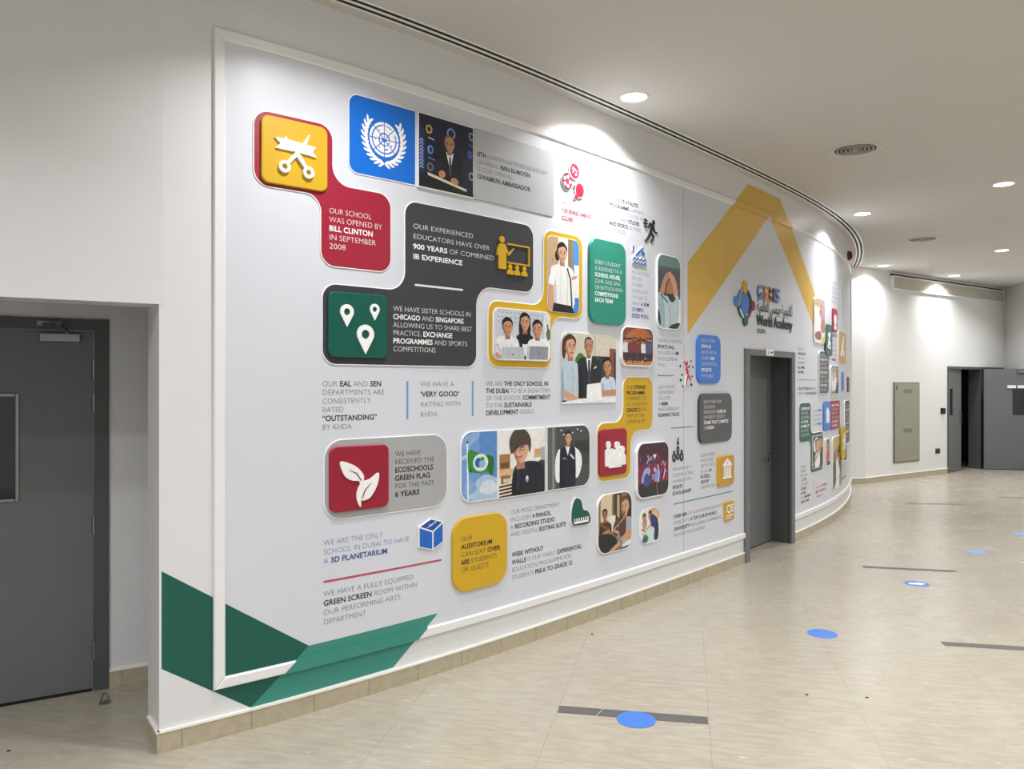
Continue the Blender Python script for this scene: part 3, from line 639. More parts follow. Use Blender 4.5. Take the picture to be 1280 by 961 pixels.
# ================================================================ THE MURAL
PDZ = .004; PB0 = .0047                                     # face of the mural boards
def board(name, rects, label, base):
    g = G(PW, True)
    for a, b, z0, z1 in rects: g.box(a, b, z0, z1, .0006, PDZ, 'panel')
    return tag(g.build(name, base=base), label, 'mural', 'curved mural boards')
E0 = TS0+TW; ZB = TZ0+TW; ZT = TZ1-TW
b1 = board('mural_board', [(E0, 4.388, ZB, ZT)], 'large curved white mural board printed with school facts, left of the vertical joint', PW(2.3, ZB, 0))
b2 = board('mural_board', [(4.396, DO0-.036, ZB, ZT), (DO0-.036, DO1+.036, DOZ+.011, ZT), (DO1+.036, TEND-TW, ZB, ZT)], 'curved white mural board around the grey doorway, carrying the school logo', PW(5, ZB, 0))
g = G(PW); g.box(4.388, 4.396, ZB, ZT, 0, .002, 'linegrey'); struct(g.build('trim_5'))

# vinyl bands stuck over board, moulding and wall
ZONES = [(-1, 13, TZ1, 4, .0008), (TS0, 13, ZT, TZ1, TD+.0008), (E0, 13, ZB, ZT, PDZ+.0008), (E0, 13, TZ0, ZB, TD+.0008), (-1, 13, -1, TZ0, .0008), (-1, TS0, TZ0, TZ1, .0008)]
def band(name, poly, m, label, zones, cat='vinyl band'):
    g = G(PW, True)
    for k in zones:
        u0, u1, v0, v1, d = ZONES[k]; p = clip_box(poly, u0, u1, v0, v1)
        if len(p) > 2: g.cap([p], d, m)
    for zc, da, db in ((ZT, PDZ, TD), (TZ1, TD, 0), (ZB, TD, PDZ), (TZ0, 0, TD)):      # over the edges of the moulding
        if (1 in zones and zc in (ZT, TZ1)) or (3 in zones and zc in (ZB, TZ0)):
            p = clip_box(poly, -1, 13, zc-.002, zc+.002)
            if len(p) > 2:
                a, b = min(q[0] for q in p), max(q[0] for q in p); e = .0008 if zc in (TZ1, ZB) else -.0008
                g.face([(a, zc+e, da), (b, zc+e, da), (b, zc+e, db), (a, zc+e, db)], m)
    return tag(g.build(name, base=PW(sum(q[0] for q in poly)/len(poly), min(q[1] for q in poly), 0)), label, cat)
band('vinyl_band', [(.011, .860), (.011, .396), (.433, .107), (.744, .357)], 'green', 'dark green slanted vinyl band at the lower left wall corner', (2, 4, 5))
band('vinyl_band', [(.433, .107), (1.272, .115), (1.592, .364), (.744, .357)], 'green_light', 'lighter green vinyl band running over the bottom moulding of the mural', (2, 3, 4))
band('vinyl_chevron', [(4.458, 2.186), (6.158, 3.490), (7.62, 2.395), (7.62, 2.815), (6.47, 3.726), (5.665, 3.726), (4.458, 2.812)], 'yellow_vinyl', 'large yellow vinyl chevron rising over the mural to the ceiling above the door', (0, 1, 2))

# ---------------------------------------------------------------- plates
TXALL = [t for v in TX.values() for _, t in v[6]]
prepare_text(TXALL+['*3D*', '*G*', '*E*', '*M*', '*S*', '*World Academy*', '*DUBAI*', '*QS*',
                    '*\uFE94\uFEF4\uFEE4\uFEDF\uFE8E\uFECC\uFEDF\uFE8D \uFEB2\uFEE4\uFEF4\uFE9F \uFE94\uFEF4\uFEE4\uFEF3\uFEA9\uFE8E\uFEDB\uFE83*'])
def letter(key, host, d=None, name='lettering'):
    s0, z0, dz, cap, c, dd, lines = TX[key]
    if d is None:                                   # printed straight on a board: one block of lines
        blk = empty('text_block', PW(s0, z0-dz*len(lines), 0)-host.location); blk.parent = host; host = blk
    for i, (s1, t) in enumerate(lines):
        g = G(PW); put_text(g, t, s0, z0-i*dz, .0297, (d if d is not None else PDZ)+.0009, 'ink_'+c, 'bold_'+c, s1); g.build('text_line', host)
def plate(name, outline, d1, m, label, cat, ms=None, border=.0, bev=.0015, group=None, base=None, mb='white', d0=PB0):
    g = G(PW, True); g.prism(outline, d0, d1, m, ms or m, bev=bev, border=border, mb=mb)
    us = [p[0] for p in outline]; vs = [p[1] for p in outline]
    return tag(g.build(name, base=PW((min(us)+max(us))/2, min(vs), 0)), label, cat, group)
FP, IT, PT, IC = 'fact plates on the mural', 'raised icon tiles on the mural', 'photo tiles on the mural', 'cut-out icons on the mural'
THIN, THICK = .010, .03
red = plate('fact_plate', fillet([(.442, 3.155), (.442, 2.762), (.807, 2.762), (.807, 2.386), (1.253, 2.386), (1.253, 2.84), (.884, 2.84), (.884, 3.155)], [.085, .085, .085, .085, .085, .085, .10, .085]), THIN, 'red',
            'crimson plate of two joined squares behind the yellow scissors tile', 'sign plate', 'white', .004, group=FP)
letter('opened', red, THIN)
dark = plate('fact_plate', fillet([(1.343, 2.826), (1.343, 2.298), (.816, 2.298), (.816, 1.854), (1.901, 1.854), (1.901, 2.365), (2.425, 2.365), (2.425, 2.826)], [.085, .11, .085, .085, .085, .12, .085, .085]), THIN, 'dark',
             'large charcoal plate of two joined rectangles with the yellow teacher icon', 'sign plate', 'white', .004, group=FP)
letter('edu', dark, THIN); letter('sister', dark, THIN)
g = G(PW, True); g.box(1.417, 1.785, 2.329, 2.341, THIN, THIN+.001, 'ink_W'); g.build('rule_line', dark)
yel = plate('fact_plate', fillet([(2.522, 2.822), (2.522, 2.293), (1.995, 2.293), (1.995, 1.858), (2.609, 1.858), (2.609, 2.22), (2.957, 2.22), (2.957, 2.822)], [.085, .11, .085, .085, .085, .11, .085, .085]), THIN, 'yellow',
            'yellow plate of two joined shapes framing the schoolgirl and laptop trio photos', 'sign plate', 'white', .004, group=FP)
gry = plate('fact_plate', rr(.826, 1.661, 1.008, 1.449, .11), THIN, 'grey_plate', 'grey rounded plate behind the red leaves tile', 'sign plate', 'white', .004, group=FP)
letter('eco', gry, THIN)
ugb = plate('fact_plate', rr(1.884, 2.636, 2.918, 3.365, [.0, .03, .03, .0]), THIN, 'grey_board', 'pale grey plate with dark lettering right of the podium speaker photo', 'sign plate', group=FP)
letter('un', ugb, THIN)
aud = plate('fact_plate', rr(1.696, 2.157, .459, .920, .11), .024, 'yellow', 'thick yellow square plate about the auditorium, near the bottom of the mural', 'sign plate', group=FP, bev=.003)
letter('aud', aud, .024)
hou = plate('fact_plate', rr(3.023, 3.477, 2.203, 2.831, .085), THICK, 'green_house', 'tall green plate about the school houses', 'sign plate', group=FP, bev=.003)
letter('house', hou, THICK)
y2 = plate('fact_plate', fillet([(3.463, 1.81), (3.463, 1.459), (3.125, 1.459), (3.125, 1.013), (3.571, 1.013), (3.571, 1.377), (3.89, 1.377), (3.89, 1.81)], [.085, .11, .085, .085, .085, .11, .085, .085]), THIN, 'yellow',
           'yellow plate of two joined shapes behind the red tile of four people', 'sign plate', 'white', .004, group=FP)
letter('strings', y2, THIN)
fx = plate('fact_plate', rr(4.600, 5.032, 1.755, 2.192, .085), .026, 'blue', 'blue plate with white lettering left of the grey door, over the slate one', 'sign plate', 'blue', group=FP, bev=.003)
letter('fixt', fx, .026)
ds = plate('fact_plate', rr(4.632, 5.260, 1.218, 1.666, .085), .026, 'slate', 'slate grey plate left of the grey door, under the blue one', 'sign plate', 'dark', group=FP, bev=.003)
letter('dassa', ds, .026)
for k in ('eal', 'good', 'only', 'planet', 'green', 'music', 'week', 'clubs', 'elite', 'pool', 'sports', 'track', 'schol', 'russell', 'over'):
    letter(k, b1 if k not in ('russell', 'over') else b2)
for k in ('far1', 'far2', 'far3', 'far4', 'far5', 'far6', 'far7', 'far8'): letter(k, b2)
def rule(a, b, z0, z1, m, host):
    g = G(PW, True); g.prism([(a, z0), (b, z0), (b, z1), (a, z1)], PDZ, PDZ+.0012, m); g.build('rule_line', host)
for q in ((1.362, 1.374, 1.545, 1.768, 'lineblue', b1), (1.864, 1.876, 1.548, 1.77, 'lineblue', b1), (.829, 1.618, .677, .688, 'linered', b1), (3.193, 3.205, 2.912, 3.19, 'lineyellow', b1),
          (3.969, 4.223, 1.817, 1.827, 'lineteal', b1), (4.185, 4.55, 1.372, 1.382, 'lineteal', b1), (4.224, 5.315, .724, .735, 'lineteal', b2), (7.016, 7.663, 1.795, 1.804, 'linegrey', b2), (7.555, 7.575, .413, .62, 'lineyellow', b2),
          (8.90, 8.93, 2.60, 3.20, 'linegrey', b2), (9.30, 9.33, 2.66, 3.1, 'linegrey', b2)): rule(*q)

# ---------------------------------------------------------------- icon tiles
def tile(a, b, z0, z1, m, label, d0=THIN+.0006, d1=THIN+.018, r=.04, ms=None, cat='icon tile'):
    return plate('icon_tile', rr(a, b, z0, z1, r), d1, m, label, cat, ms, group=IT, bev=.004, d0=d0), d1
def icon(host, shapes, d0, th, name='icon', m='white'):
    g = G(PW)
    for sh in shapes:
        mm = m
        if isinstance(sh[0], str): mm, sh = sh[0], sh[1:]
        dz = 0
        if isinstance(sh[0], (int, float)): dz, sh = sh[0], sh[1:]
        lo = list(sh); g.prism(lo, d0, d0+th+dz, mm, bev=0)
    return g.build(name, host)
def tr(pts, cx, cz, k, kz=None): kz = kz or k; return [(cx+x*k, cz+y*kz) for x, y in pts]
# ribbon and scissors
t, d = tile(.480, .842, 2.782, 3.128, 'yellow', 'raised yellow tile with white scissors cutting a ribbon', ms='yellow')
cx, cz, k = .660, 2.958, .115
rib = [(-1.0, .48), (-.72, .30), (-.95, .05), (1.0, -.05), (.80, .16), (1.0, .40)]
icon(t, [(tr([(-1.0, .52), (-.55, .54), (-.5, .68), (-.42, .54), (.95, .42), (.78, .18), (.98, -.04), (.35, .02), (.28, .02), (-.95, .06), (-.74, .30)], cx, cz, k),),
         (.004, tr(stroke([(.62, .92), (.30, .30), (-.42, -.55)], [.05, .19, .15]), cx, cz, k)), (.007, tr(stroke([(-.12, .14), (.05, -.08), (.46, -.62)], [.05, .19, .15]), cx, cz, k)),
         (.005, tr(circ(-.56, -.72, .27), cx, cz, k), tr(circ(-.56, -.72, .13), cx, cz, k)), (.005, tr(circ(.58, -.80, .27), cx, cz, k), tr(circ(.58, -.80, .13), cx, cz, k))], d, .012)
# map pins
def pin(cx, cz, r):
    out = circ(cx, cz, r, n=24, a0=-25, a1=205)+[(cx, cz-2.05*r)]
    return (out, circ(cx, cz, r*.47, n=20))
t, d = tile(.848, 1.215, 1.897, 2.254, 'green', 'raised green tile with three white map pins', ms='green')
icon(t, [pin(.954, 2.146, .041), pin(1.128, 2.170, .031), pin(1.069, 2.027, .054)], d, .008)
# leaves
t, d = tile(.856, 1.226, 1.052, 1.409, 'red_tile', 'raised red tile with two white leaves', ms='red')
cx, cz, k = 1.035, 1.218, .115
lf1 = smooth_pts([(-1.05, .95), (-.30, .72), (.16, .28), (.18, -.05), (.02, -.38), (-.05, -.05), (-.45, .02), (-.85, .30)], 5)
lf2 = smooth_pts([(1.02, .28), (.95, -.30), (.55, -.88), (.12, -1.0), (.05, -.9), (.02, -1.30), (-.18, -.9), (-.14, -.45), (.12, -.10), (.55, .02)], 5)
icon(t, [(tr(lf1, cx, cz, k),), (tr(lf2, cx, cz, k),), ('maroon', .0012, tr(stroke([(-.58, .52), (-.2, .34), (.05, -.02)], [.02, .06, .05]), cx, cz, k)), ('maroon', .0012, tr(stroke([(.6, -.18), (.25, -.52), (.10, -.88)], [.02, .06, .05]), cx, cz, k))], d, .008)
# four people
t, d = tile(3.140, 3.494, 1.058, 1.408, 'red', 'raised red tile with four white standing figures', ms='red_tile')
cx, cz = 3.317, 1.205
ppl = []
for x, zt, r, w, zb in ((-.075, .085, .03, .085, -.075), (-.025, .03, .026, .10, -.09), (.035, .075, .032, .10, -.09), (.095, .04, .03, .085, -.075)):
    ppl.append((circ(cx+x, cz+zt, r),)); ppl.append((rr(cx+x-w/2, cx+x+w/2, cz+zb, cz+zt-r*.85, [.008, .008, w*.42, w*.42]),))
icon(t, [(i*.0015,)+p for i, p in enumerate(ppl)], d, .006)
# university building
t, d = tile(4.989, 5.290, .808, 1.081, 'gold', 'small raised yellow tile with a white columned building, beside the grey door', PB0, .034, .03, 'yellow')
cx, cz = 5.145, .95
bl = [([(cx-.085, cz+.035), (cx+.085, cz+.035), (cx+.085, cz+.05), (cx, cz+.105), (cx-.085, cz+.05)], circ(cx, cz+.066, .012, n=12)), ([(cx-.085, cz-.08), (cx+.085, cz-.08), (cx+.085, cz-.062), (cx-.085, cz-.062)],), ([(cx-.07, cz-.058), (cx+.07, cz-.058), (cx+.07, cz-.048), (cx-.07, cz-.048)],)]
for i in range(5): bl.append(([(cx-.068+i*.03, cz-.045), (cx-.052+i*.03, cz-.045), (cx-.052+i*.03, cz+.03), (cx-.068+i*.03, cz+.03)],))
icon(t, bl, d, .004)
# QS tile
t, d = tile(5.128, 5.310, .465, .643, 'gold', 'small golden tile with two pale capitals, low beside the grey door', PB0, .024, .012, 'yellow')
g = G(PW); put_text(g, '*QS*', 5.148, .543, .075, d+.001, 'white', 'white', 5.29); g.box(5.148, 5.29, .508, .518, d, d+.001, 'white'); g.box(5.148, 5.25, .486, .494, d, d+.001, 'white'); g.build('lettering', t)

# ---------------------------------------------------------------- cut-out icons standing straight on the mural
def cutout(shapes, label, d1=.010, m='icon_black', bl=None, cat='icon'):
    pts = [p for sh in shapes for lp in sh if isinstance(lp, list) for p in lp]
    a, b = min(p[0] for p in pts), max(p[0] for p in pts); z = min(p[1] for p in pts)
    g = G(PW)
    for sh in shapes:
        mm = m; dz = 0; sh = list(sh)
        if isinstance(sh[0], str): mm = sh.pop(0)
        if isinstance(sh[0], (int, float)): dz = sh.pop(0)
        g.prism(sh, PB0, d1+dz, mm, 'white' if mm not in ('icon_black',) else mm)
    return tag(g.build('icon_cutout', base=PW((a+b)/2, z, 0)), label, cat, IC)
# teacher icon belongs to the charcoal plate
cx, cz = 2.09, 2.50
tz = lambda pts: [(cx+x, cz+y) for x, y in pts]
tea = [(tz(circ(.025, .192, .022)),), (tz(rr(-.005, .062, .0, .165, [.004, .004, .02, .02])),), (tz(stroke([(-.004, .14), (-.012, .085)], .020)),), (tz(stroke([(.055, .14), (.085, .10), (.135, .145)], [.02, .018, .006])),),
       (tz([(.075, .175), (.285, .175), (.285, .042), (.075, .042), (.075, .052), (.275, .052), (.275, .165), (.075, .165)]),)]
for x in (.10, .165, .235): tea += [(tz(circ(x, .022, .017)),), (tz(rr(x-.028, x+.028, -.028, .005, [.002, .002, .02, .02])),)]
icon(dark, tea, THIN, .01, 'teacher_icon', 'yellow')
# 3D cube
A_, B_, C_, D_ = (1.442, .905), (1.545, .865), (1.625, .915), (1.53, .945)
A2, B2, C2 = (1.442, .785), (1.545, .755), (1.625, .795)
g = G(PW); hull = [A2, B2, C2, C_, D_, A_]; g.prism(hull[:], PB0, .016, 'white', 'white')
for q, m in (([A2, B2, B_, A_], 'cube_blue'), ([B2, C2, C_, B_], 'cube_blue'), ([A_, B_, C_, D_], 'cube_dark')): g.cap([inset(q, .005)], .0166, m)
put_text(g, '*3D*', 0, 0, .045, .0172, 'white', 'white', None, lambda U, V: (1.50+U*.85+V*.35-.005, .888+U*.30+V*.42))
tag(g.build('icon_cutout', base=PW(1.53, .75, 0)), 'blue cube icon marked 3D, above the red line', 'icon', IC)
# grand piano
g = G(PW); p = smooth_pts([(2.83, .75), (2.83, .86), (2.87, .925), (2.925, .905), (2.95, .84), (3.00, .822), (3.03, .785), (3.028, .735), (2.93, .728)], 5)
g.prism(inset(p, -.008), PB0, .014, 'white', 'white'); g.prism(p, .014, .02, 'green', 'green'); kb = [(2.845, .742), (3.012, .742), (3.012, .782), (2.845, .782)]; g.cap([kb], .0206, 'white')
for i in range(6): x = 2.856+i*.026; g.cap([[(x, .758), (x+.012, .758), (x+.012, .782), (x, .782)]], .0212, 'icon_black')
g.cap([[(2.838, .733), (3.02, .733), (3.02, .742), (2.838, .742)]], .0206, 'icon_black')
tag(g.build('icon_cutout', base=PW(2.93, .73, 0)), 'green grand piano icon with white keys', 'icon', IC)
# clubs: palette, film reel, speech bubble
S0 = [(2.858, 3.283), (2.775, 3.195), (2.918, 3.155)]
g = G(PW)
for (x, z), r in zip(S0, (.062, .062, .058)): g.prism(circ(x, z, r*.95, r), PB0, .014, 'icon_red', 'white', border=.006, mb='white')
for k in range(5): a = k*72; g.cap([circ(S0[1][0]+.032*math.cos(rad(a)), S0[1][1]+.034*math.sin(rad(a)), .014, n=12)], .0146, 'white')
g.cap([circ(S0[1][0], S0[1][1], .062*.9, .06, n=28), circ(S0[1][0], S0[1][1], .052*.9, .05, n=28)], .0148, 'icon_black')
g.cap([stroke([(2.835, 3.27), (2.86, 3.30), (2.885, 3.28)], .008)], .0146, 'white'); g.cap([circ(2.84, 3.30, .01, n=10)], .0146, 'white'); g.cap([circ(2.873, 3.262, .01, n=10)], .0146, 'white')
g.prism([(2.87, 3.125), (2.905, 3.11), (2.865, 3.075), (2.855, 3.10)], PB0, .0145, 'icon_red', 'white'); g.prism(circ(2.862, 3.175, .014, n=12), PB0, .014, 'maroon', 'white'); g.prism(circ(2.832, 3.222, .014, n=12), PB0, .014, 'maroon', 'white')
tag(g.build('icon_cutout', base=PW(2.85, 3.07, 0)), 'red palette, film reel and speech bubble icon cluster', 'icon', IC)
def figure(cx, cz, k, head, limbs, m, label, extra=(), d1=.010):
    sh = [(tr(circ(head[0], head[1], head[2]), cx, cz, k),)]+[(.0012*(i+1), tr(stroke(p, w), cx, cz, k)) for i, (p, w) in enumerate(limbs)]
    return cutout(sh+list(extra), label, d1, m)
figure(3.862, 2.995, .10, (.42, .78, .2), [([(.30, .52), (-.05, -.12)], [.36, .26]), ([(-.05, -.12), (.45, -.35), (.02, -.92)], [.26, .2, .14]), ([(-.05, -.12), (-.45, -.62), (-.85, -.95)], [.24, .18, .12]),
       ([(.32, .48), (.55, .0), (.95, -.02)], [.18, .14, .12]), ([(.28, .5), (-.2, .62), (-.35, .25)], [.16, .14, .1]), ([(-.55, .75), (-1.0, .85)], .06), ([(-.6, .5), (-1.1, .58)], .06), ([(-.6, .25), (-1.0, .32)], .06)],
       'icon_black', 'black running athlete icon near the top of the mural')
sw = [([(-.9, .95), (-.9, .55)], [.28, .22]), ([(-.55, .15), (.2, .72), (.62, .95)], [.2, .2, .14]), ([(.2, .72), (.75, .35)], [.2, .3])]
for zz in (-.1, -.45): sw.append(([(-1+i*.25, zz+(.1 if i % 2 else -.08)) for i in range(9)], .16))
figure(3.69, 2.755, .095, (.55, .45, .2), sw, 'icon_blue', 'blue swimmer icon over wavy water lines')
cl = [([(-.1, .5), (.15, -.1)], .34), ([(-.05, .5), (-.45, .98)], [.2, .12]), ([(0, .45), (.5, .62)], [.2, .12]), ([(.12, -.1), (.55, -.45), (.35, -.9)], [.22, .18, .12]), ([(.1, -.1), (-.12, -.6), (-.2, -1.02)], [.22, .18, .12])]
rk = [(tr(circ(x, y, r, n=8), 4.435, 1.842, .115),) for x, y, r in ((-.9, .55, .09), (.7, .95, .07), (.95, .5, .08), (-.65, -.1, .08), (-.85, -.5, .1), (.85, -.2, .07), (.75, -.85, .1), (-.55, -.95, .07))]
figure(4.435, 1.842, .115, (.02, .78, .17), cl, 'icon_red', 'red climber icon with small black holds around it', [('icon_black',)+r for r in rk])
tpy = [('icon_black', tr(circ(0, .62, .16), 4.29, 1.185, .10)), ('icon_black', tr([(-.05, .8), (.05, .8), (.12, 1.1), (-.02, .98)], 4.29, 1.185, .10))]
for x, y in ((-.62, -.12), (.62, -.12)): tpy.append(('icon_black', tr(circ(x, y, .13, n=14), 4.29, 1.185, .10)))
for x, y, w in ((0, .05, .4), (-.62, -.6, .5), (0, -.5, .44), (.62, -.6, .5)): tpy.append(('icon_black', tr(circ(x, y, w*.55, w*.78), 4.29, 1.185, .10), tr(circ(x, y, w*.28, w*.45), 4.29, 1.185, .10)))
cutout(tpy, 'black outline icon of athletes in a pyramid, right of the concert photo')

# school emblem and its lettering
g = G(PW); ex, ez = 5.565, 2.535
RX, RZ = .165, .155
for a0, a1, m in ((95, 178, 'blue'), (185, 262, 'green'), (278, 355, 'maroon'), (2, 85, 'dark')):
    o_ = circ(ex, ez, RX, RZ, n=16, a0=a0, a1=a1); i_ = circ(ex, ez, RX*.78, RZ*.78, n=16, a0=a0, a1=a1); g.prism(o_+i_[::-1], PB0, .016, m)
for x, z, rx, rz, m in ((0, .163, .05, .062, 'yellow'), (-.185, .012, .05, .05, 'blue'), (.18, -.005, .045, .05, 'maroon'), (.01, -.163, .05, .055, 'green')): g.prism(circ(ex+x, ez+z, rx, rz, n=20), PB0, .02, m)
g.prism(circ(ex, ez, .105, .125, n=28), PB0, .012, 'cube_blue', bev=.002)
g.prism(circ(ex+.01, ez+.01, .085, .105, n=24), .012, .0135, 'blue')
for pts, m in (([(-.13, -.03), (-.09, .10), (0, .15)], 'yellow'), ([(-.11, -.06), (-.03, -.135), (.05, -.10)], 'white'), ([(.02, -.14), (.11, -.06), (.12, .04)], 'dark')): g.prism(stroke([(ex+x, ez+z) for x, z in smooth_pts(pts, 5, False)], .022), PB0, .018, m)
tag(g.build('logo_emblem', base=PW(ex, 2.3, 0)), 'round school emblem of coloured figures around a blue drop, inside the yellow chevron', 'logo')
g = G(PW)
for ch, a, b, m in (('G', 5.86, 5.985, 'lineblue'), ('E', 6.01, 6.135, 'gold'), ('M', 6.15, 6.29, 'maroon'), ('S', 6.305, 6.43, 'blue')):
    n0 = len(g.bm.faces); put_text(g, f'*{ch}*', a-.01, 2.608, .145, .0165, m, m, b+.01); put_text(g, f'*{ch}*', a-.01, 2.608, .145, .0045, m, m, b+.01)
for x, m in ((5.90, 'cube_dark'), (6.05, 'red'), (6.10, 'yellow'), (6.19, 'white'), (6.25, 'dark'), (6.35, 'cube_dark'), (6.39, 'white')): g.cap([circ(x, 2.66+.03*math.sin(x*40), .016, .022, n=10)], .0171, m)
gm = tag(g.build('logo_letters', base=PW(6.14, 2.6, 0)), 'multicoloured capital letters of the school logo inside the yellow chevron', 'logo')
g = G(PW); put_text(g, '*\uFE94\uFEF4\uFEE4\uFEDF\uFE8E\uFECC\uFEDF\uFE8D \uFEB2\uFEE4\uFEF4\uFE9F \uFE94\uFEF4\uFEE4\uFEF3\uFEA9\uFE8E\uFEDB\uFE83*', 5.845, 2.490, .105, .0155, 'icon_black', 'icon_black', 6.80)
tag(g.build('logo_arabic_line', base=PW(6.3, 2.46, 0)), 'black Arabic script line of the school logo under the coloured capitals', 'logo')
g = G(PW)
for d in (.0155, .010): put_text(g, '*World Academy*', 5.845, 2.345, .105, d, 'icon_black', 'icon_black', 6.80)
tag(g.build('logo_name_line', base=PW(6.3, 2.32, 0)), 'bold black English name line of the school logo under its Arabic line', 'logo')
g = G(PW); put_text(g, '*DUBAI*', 5.848, 2.268, .043, .0155, 'icon_black', 'icon_black', 6.055); tag(g.build('logo_city_line', base=PW(5.95, 2.26, 0)), 'tiny black city name at the foot of the school logo', 'logo')
# sign on the door head
g = G(PW); g.prism(rr(6.045, 6.225, 2.042, 2.112, .006), .024, .029, 'white')
sg = tag(g.build('door_sign', base=PW(6.13, 2.04, .02)), 'small white exit pictogram sign on the head of the grey doorway', 'sign')
g = G(PW); g.cap([circ(6.095, 2.095, .007, n=10)], .0296, 'icon_black'); g.cap([stroke([(6.095, 2.088), (6.088, 2.07), (6.072, 2.055)], .01)], .0296, 'icon_black'); g.cap([stroke([(6.09, 2.07), (6.108, 2.055)], .009)], .0297, 'icon_black')
g.cap([[(6.13, 2.072), (6.17, 2.072), (6.17, 2.058), (6.205, 2.078), (6.17, 2.098), (6.17, 2.084), (6.13, 2.084)]], .0296, 'icon_black'); g.build('pictogram', sg)
# ================================================================ PHOTO TILES: flat prints on white-edged boards
E_ = lambda c, x, y, rx, ry=None, rot=0: (c, circ(x, y, rx, ry, n=22, rot=rot))
R_ = lambda c, x0, y0, x1, y1: (c, [(x0, y0), (x1, y0), (x1, y1), (x0, y1)])
P_ = lambda c, *p: (c, list(p))
S_ = lambda c, *p: (c, smooth_pts(list(p), 4))
L_ = lambda c, w, *p: (c, stroke(list(p), w))
def photo(a, b, z0, z1, r, draw, label, d1=.02, d0=PB0, border=.005, name='photo_tile', host=None, cat='photo'):
    out = rr(a, b, z0, z1, r)
    g = G(PW, True); o2 = g.prism(out, d0, d1, 'white', 'white', bev=.001, border=border, mb='white')
    t = tag(g.build(name, base=PW((a+b)/2, z0, 0)), label, cat, PT)
    H = z1-z0; g = G(PW, True); reg = o2
    ar = sum(reg[i][0]*reg[(i+1) % len(reg)][1]-reg[(i+1) % len(reg)][0]*reg[i][1] for i in range(len(reg)))
    if ar < 0: reg = reg[::-1]
    for i, (c, pts) in enumerate(draw):
        q = [(a+x*H, z0+y*H) for x, y in pts]; q = clip_convex(q, reg)
        if len(q) > 2: g.cap([q], d1+.0002+i*.00004, 'print', c)
    g.build('photo_print', t); return t
def head(x, y, s, skin='c99a7c', hair='2a201c', look=0.0, style='short', glasses=False):
    """a face seen at print size: s is half the head height"""
    o = []; dk = ''.join('%02x' % int(int(skin[i:i+2], 16)*f) for i, f in ((0, .80), (2, .74), (4, .70)))
    if style == 'long': o += [S_(hair, (x-.85*s, y+.3*s), (x-.95*s, y-1.2*s), (x-.6*s, y-2.4*s), (x+.55*s, y-2.4*s), (x+.95*s, y-1.0*s), (x+.8*s, y+.4*s), (x, y+1.15*s))]
    if style == 'bun': o += [E_(hair, x-.8*s, y-.35*s, .38*s, .55*s), E_(hair, x-.05*s, y+.25*s, .85*s, .95*s)]
    if style == 'tail': o += [S_(hair, (x-.5*s, y+.9*s), (x-1.1*s, y+.6*s), (x-1.2*s, y-.6*s), (x-.9*s, y-1.2*s), (x-.6*s, y-.3*s)), E_(hair, x-.1*s, y+.25*s, .85*s, .92*s)]
    o += [P_(dk, (x-.32*s, y-.6*s), (x+.32*s, y-.6*s), (x+.4*s, y-1.35*s), (x-.4*s, y-1.35*s))]
    o += [E_(dk, x-.70*s, y-.1*s, .12*s, .2*s), E_(skin, x+.70*s, y-.1*s, .10*s, .2*s)]
    o += [S_(skin, (x-.68*s, y+.35*s), (x-.66*s, y-.3*s), (x-.35*s, y-.85*s), (x+.05*s, y-1.0*s), (x+.4*s, y-.82*s), (x+.68*s, y-.25*s), (x+.66*s, y+.4*s), (x, y+.85*s))]
    o += [S_(dk, (x-.68*s, y+.2*s), (x-.66*s, y-.3*s), (x-.35*s, y-.85*s), (x-.05*s, y-.98*s), (x-.35*s, y-.5*s), (x-.5*s, y))]
    top = [(x-.74*s, y+.05*s), (x-.85*s, y+.6*s), (x-.4*s, y+1.08*s), (x+.25*s, y+1.08*s), (x+.8*s, y+.65*s), (x+.74*s, y+.05*s), (x+.62*s, y+.50*s), (x+.3*s, y+.70*s), (x-.1*s, y+.66*s), (x-.58*s, y+.45*s)]
    if style == 'bowl': top = [(x-.85*s, y-.35*s), (x-1.0*s, y+.5*s), (x-.5*s, y+1.15*s), (x+.35*s, y+1.15*s), (x+.95*s, y+.5*s), (x+.85*s, y-.4*s), (x+.66*s, y+.1*s), (x+.2*s, y+.12*s), (x-.3*s, y-.05*s)]
    if style == 'bald': top = [(x-.72*s, y+.05*s), (x-.76*s, y+.55*s), (x-.35*s, y+.95*s), (x+.3*s, y+.95*s), (x+.74*s, y+.5*s), (x+.70*s, y+.1*s), (x+.55*s, y+.65*s), (x, y+.78*s), (x-.5*s, y+.62*s)]
    o += [S_(hair, *top)]
    e = look*s
    for k in (-1, 1): o += [L_(hair, .09*s, (x+e+k*.42*s, y+.2*s), (x+e+k*.18*s, y+.22*s)), E_('2a211e', x+e+k*.29*s, y+.02*s, .11*s, .07*s)]
    o += [L_(dk, .09*s, (x+e+.03*s, y+.02*s), (x+e+.07*s, y-.28*s), (x+e-.06*s, y-.32*s)), L_('9c4a45', .09*s, (x+e-.24*s, y-.56*s), (x+e, y-.62*s), (x+e+.26*s, y-.54*s))]
    if glasses: o += [L_('3b3b40', .05*s, *circ(x+e+k*.3*s, y+.0, .22*s, .18*s, n=12)) for k in (-1, 1)]
    return o
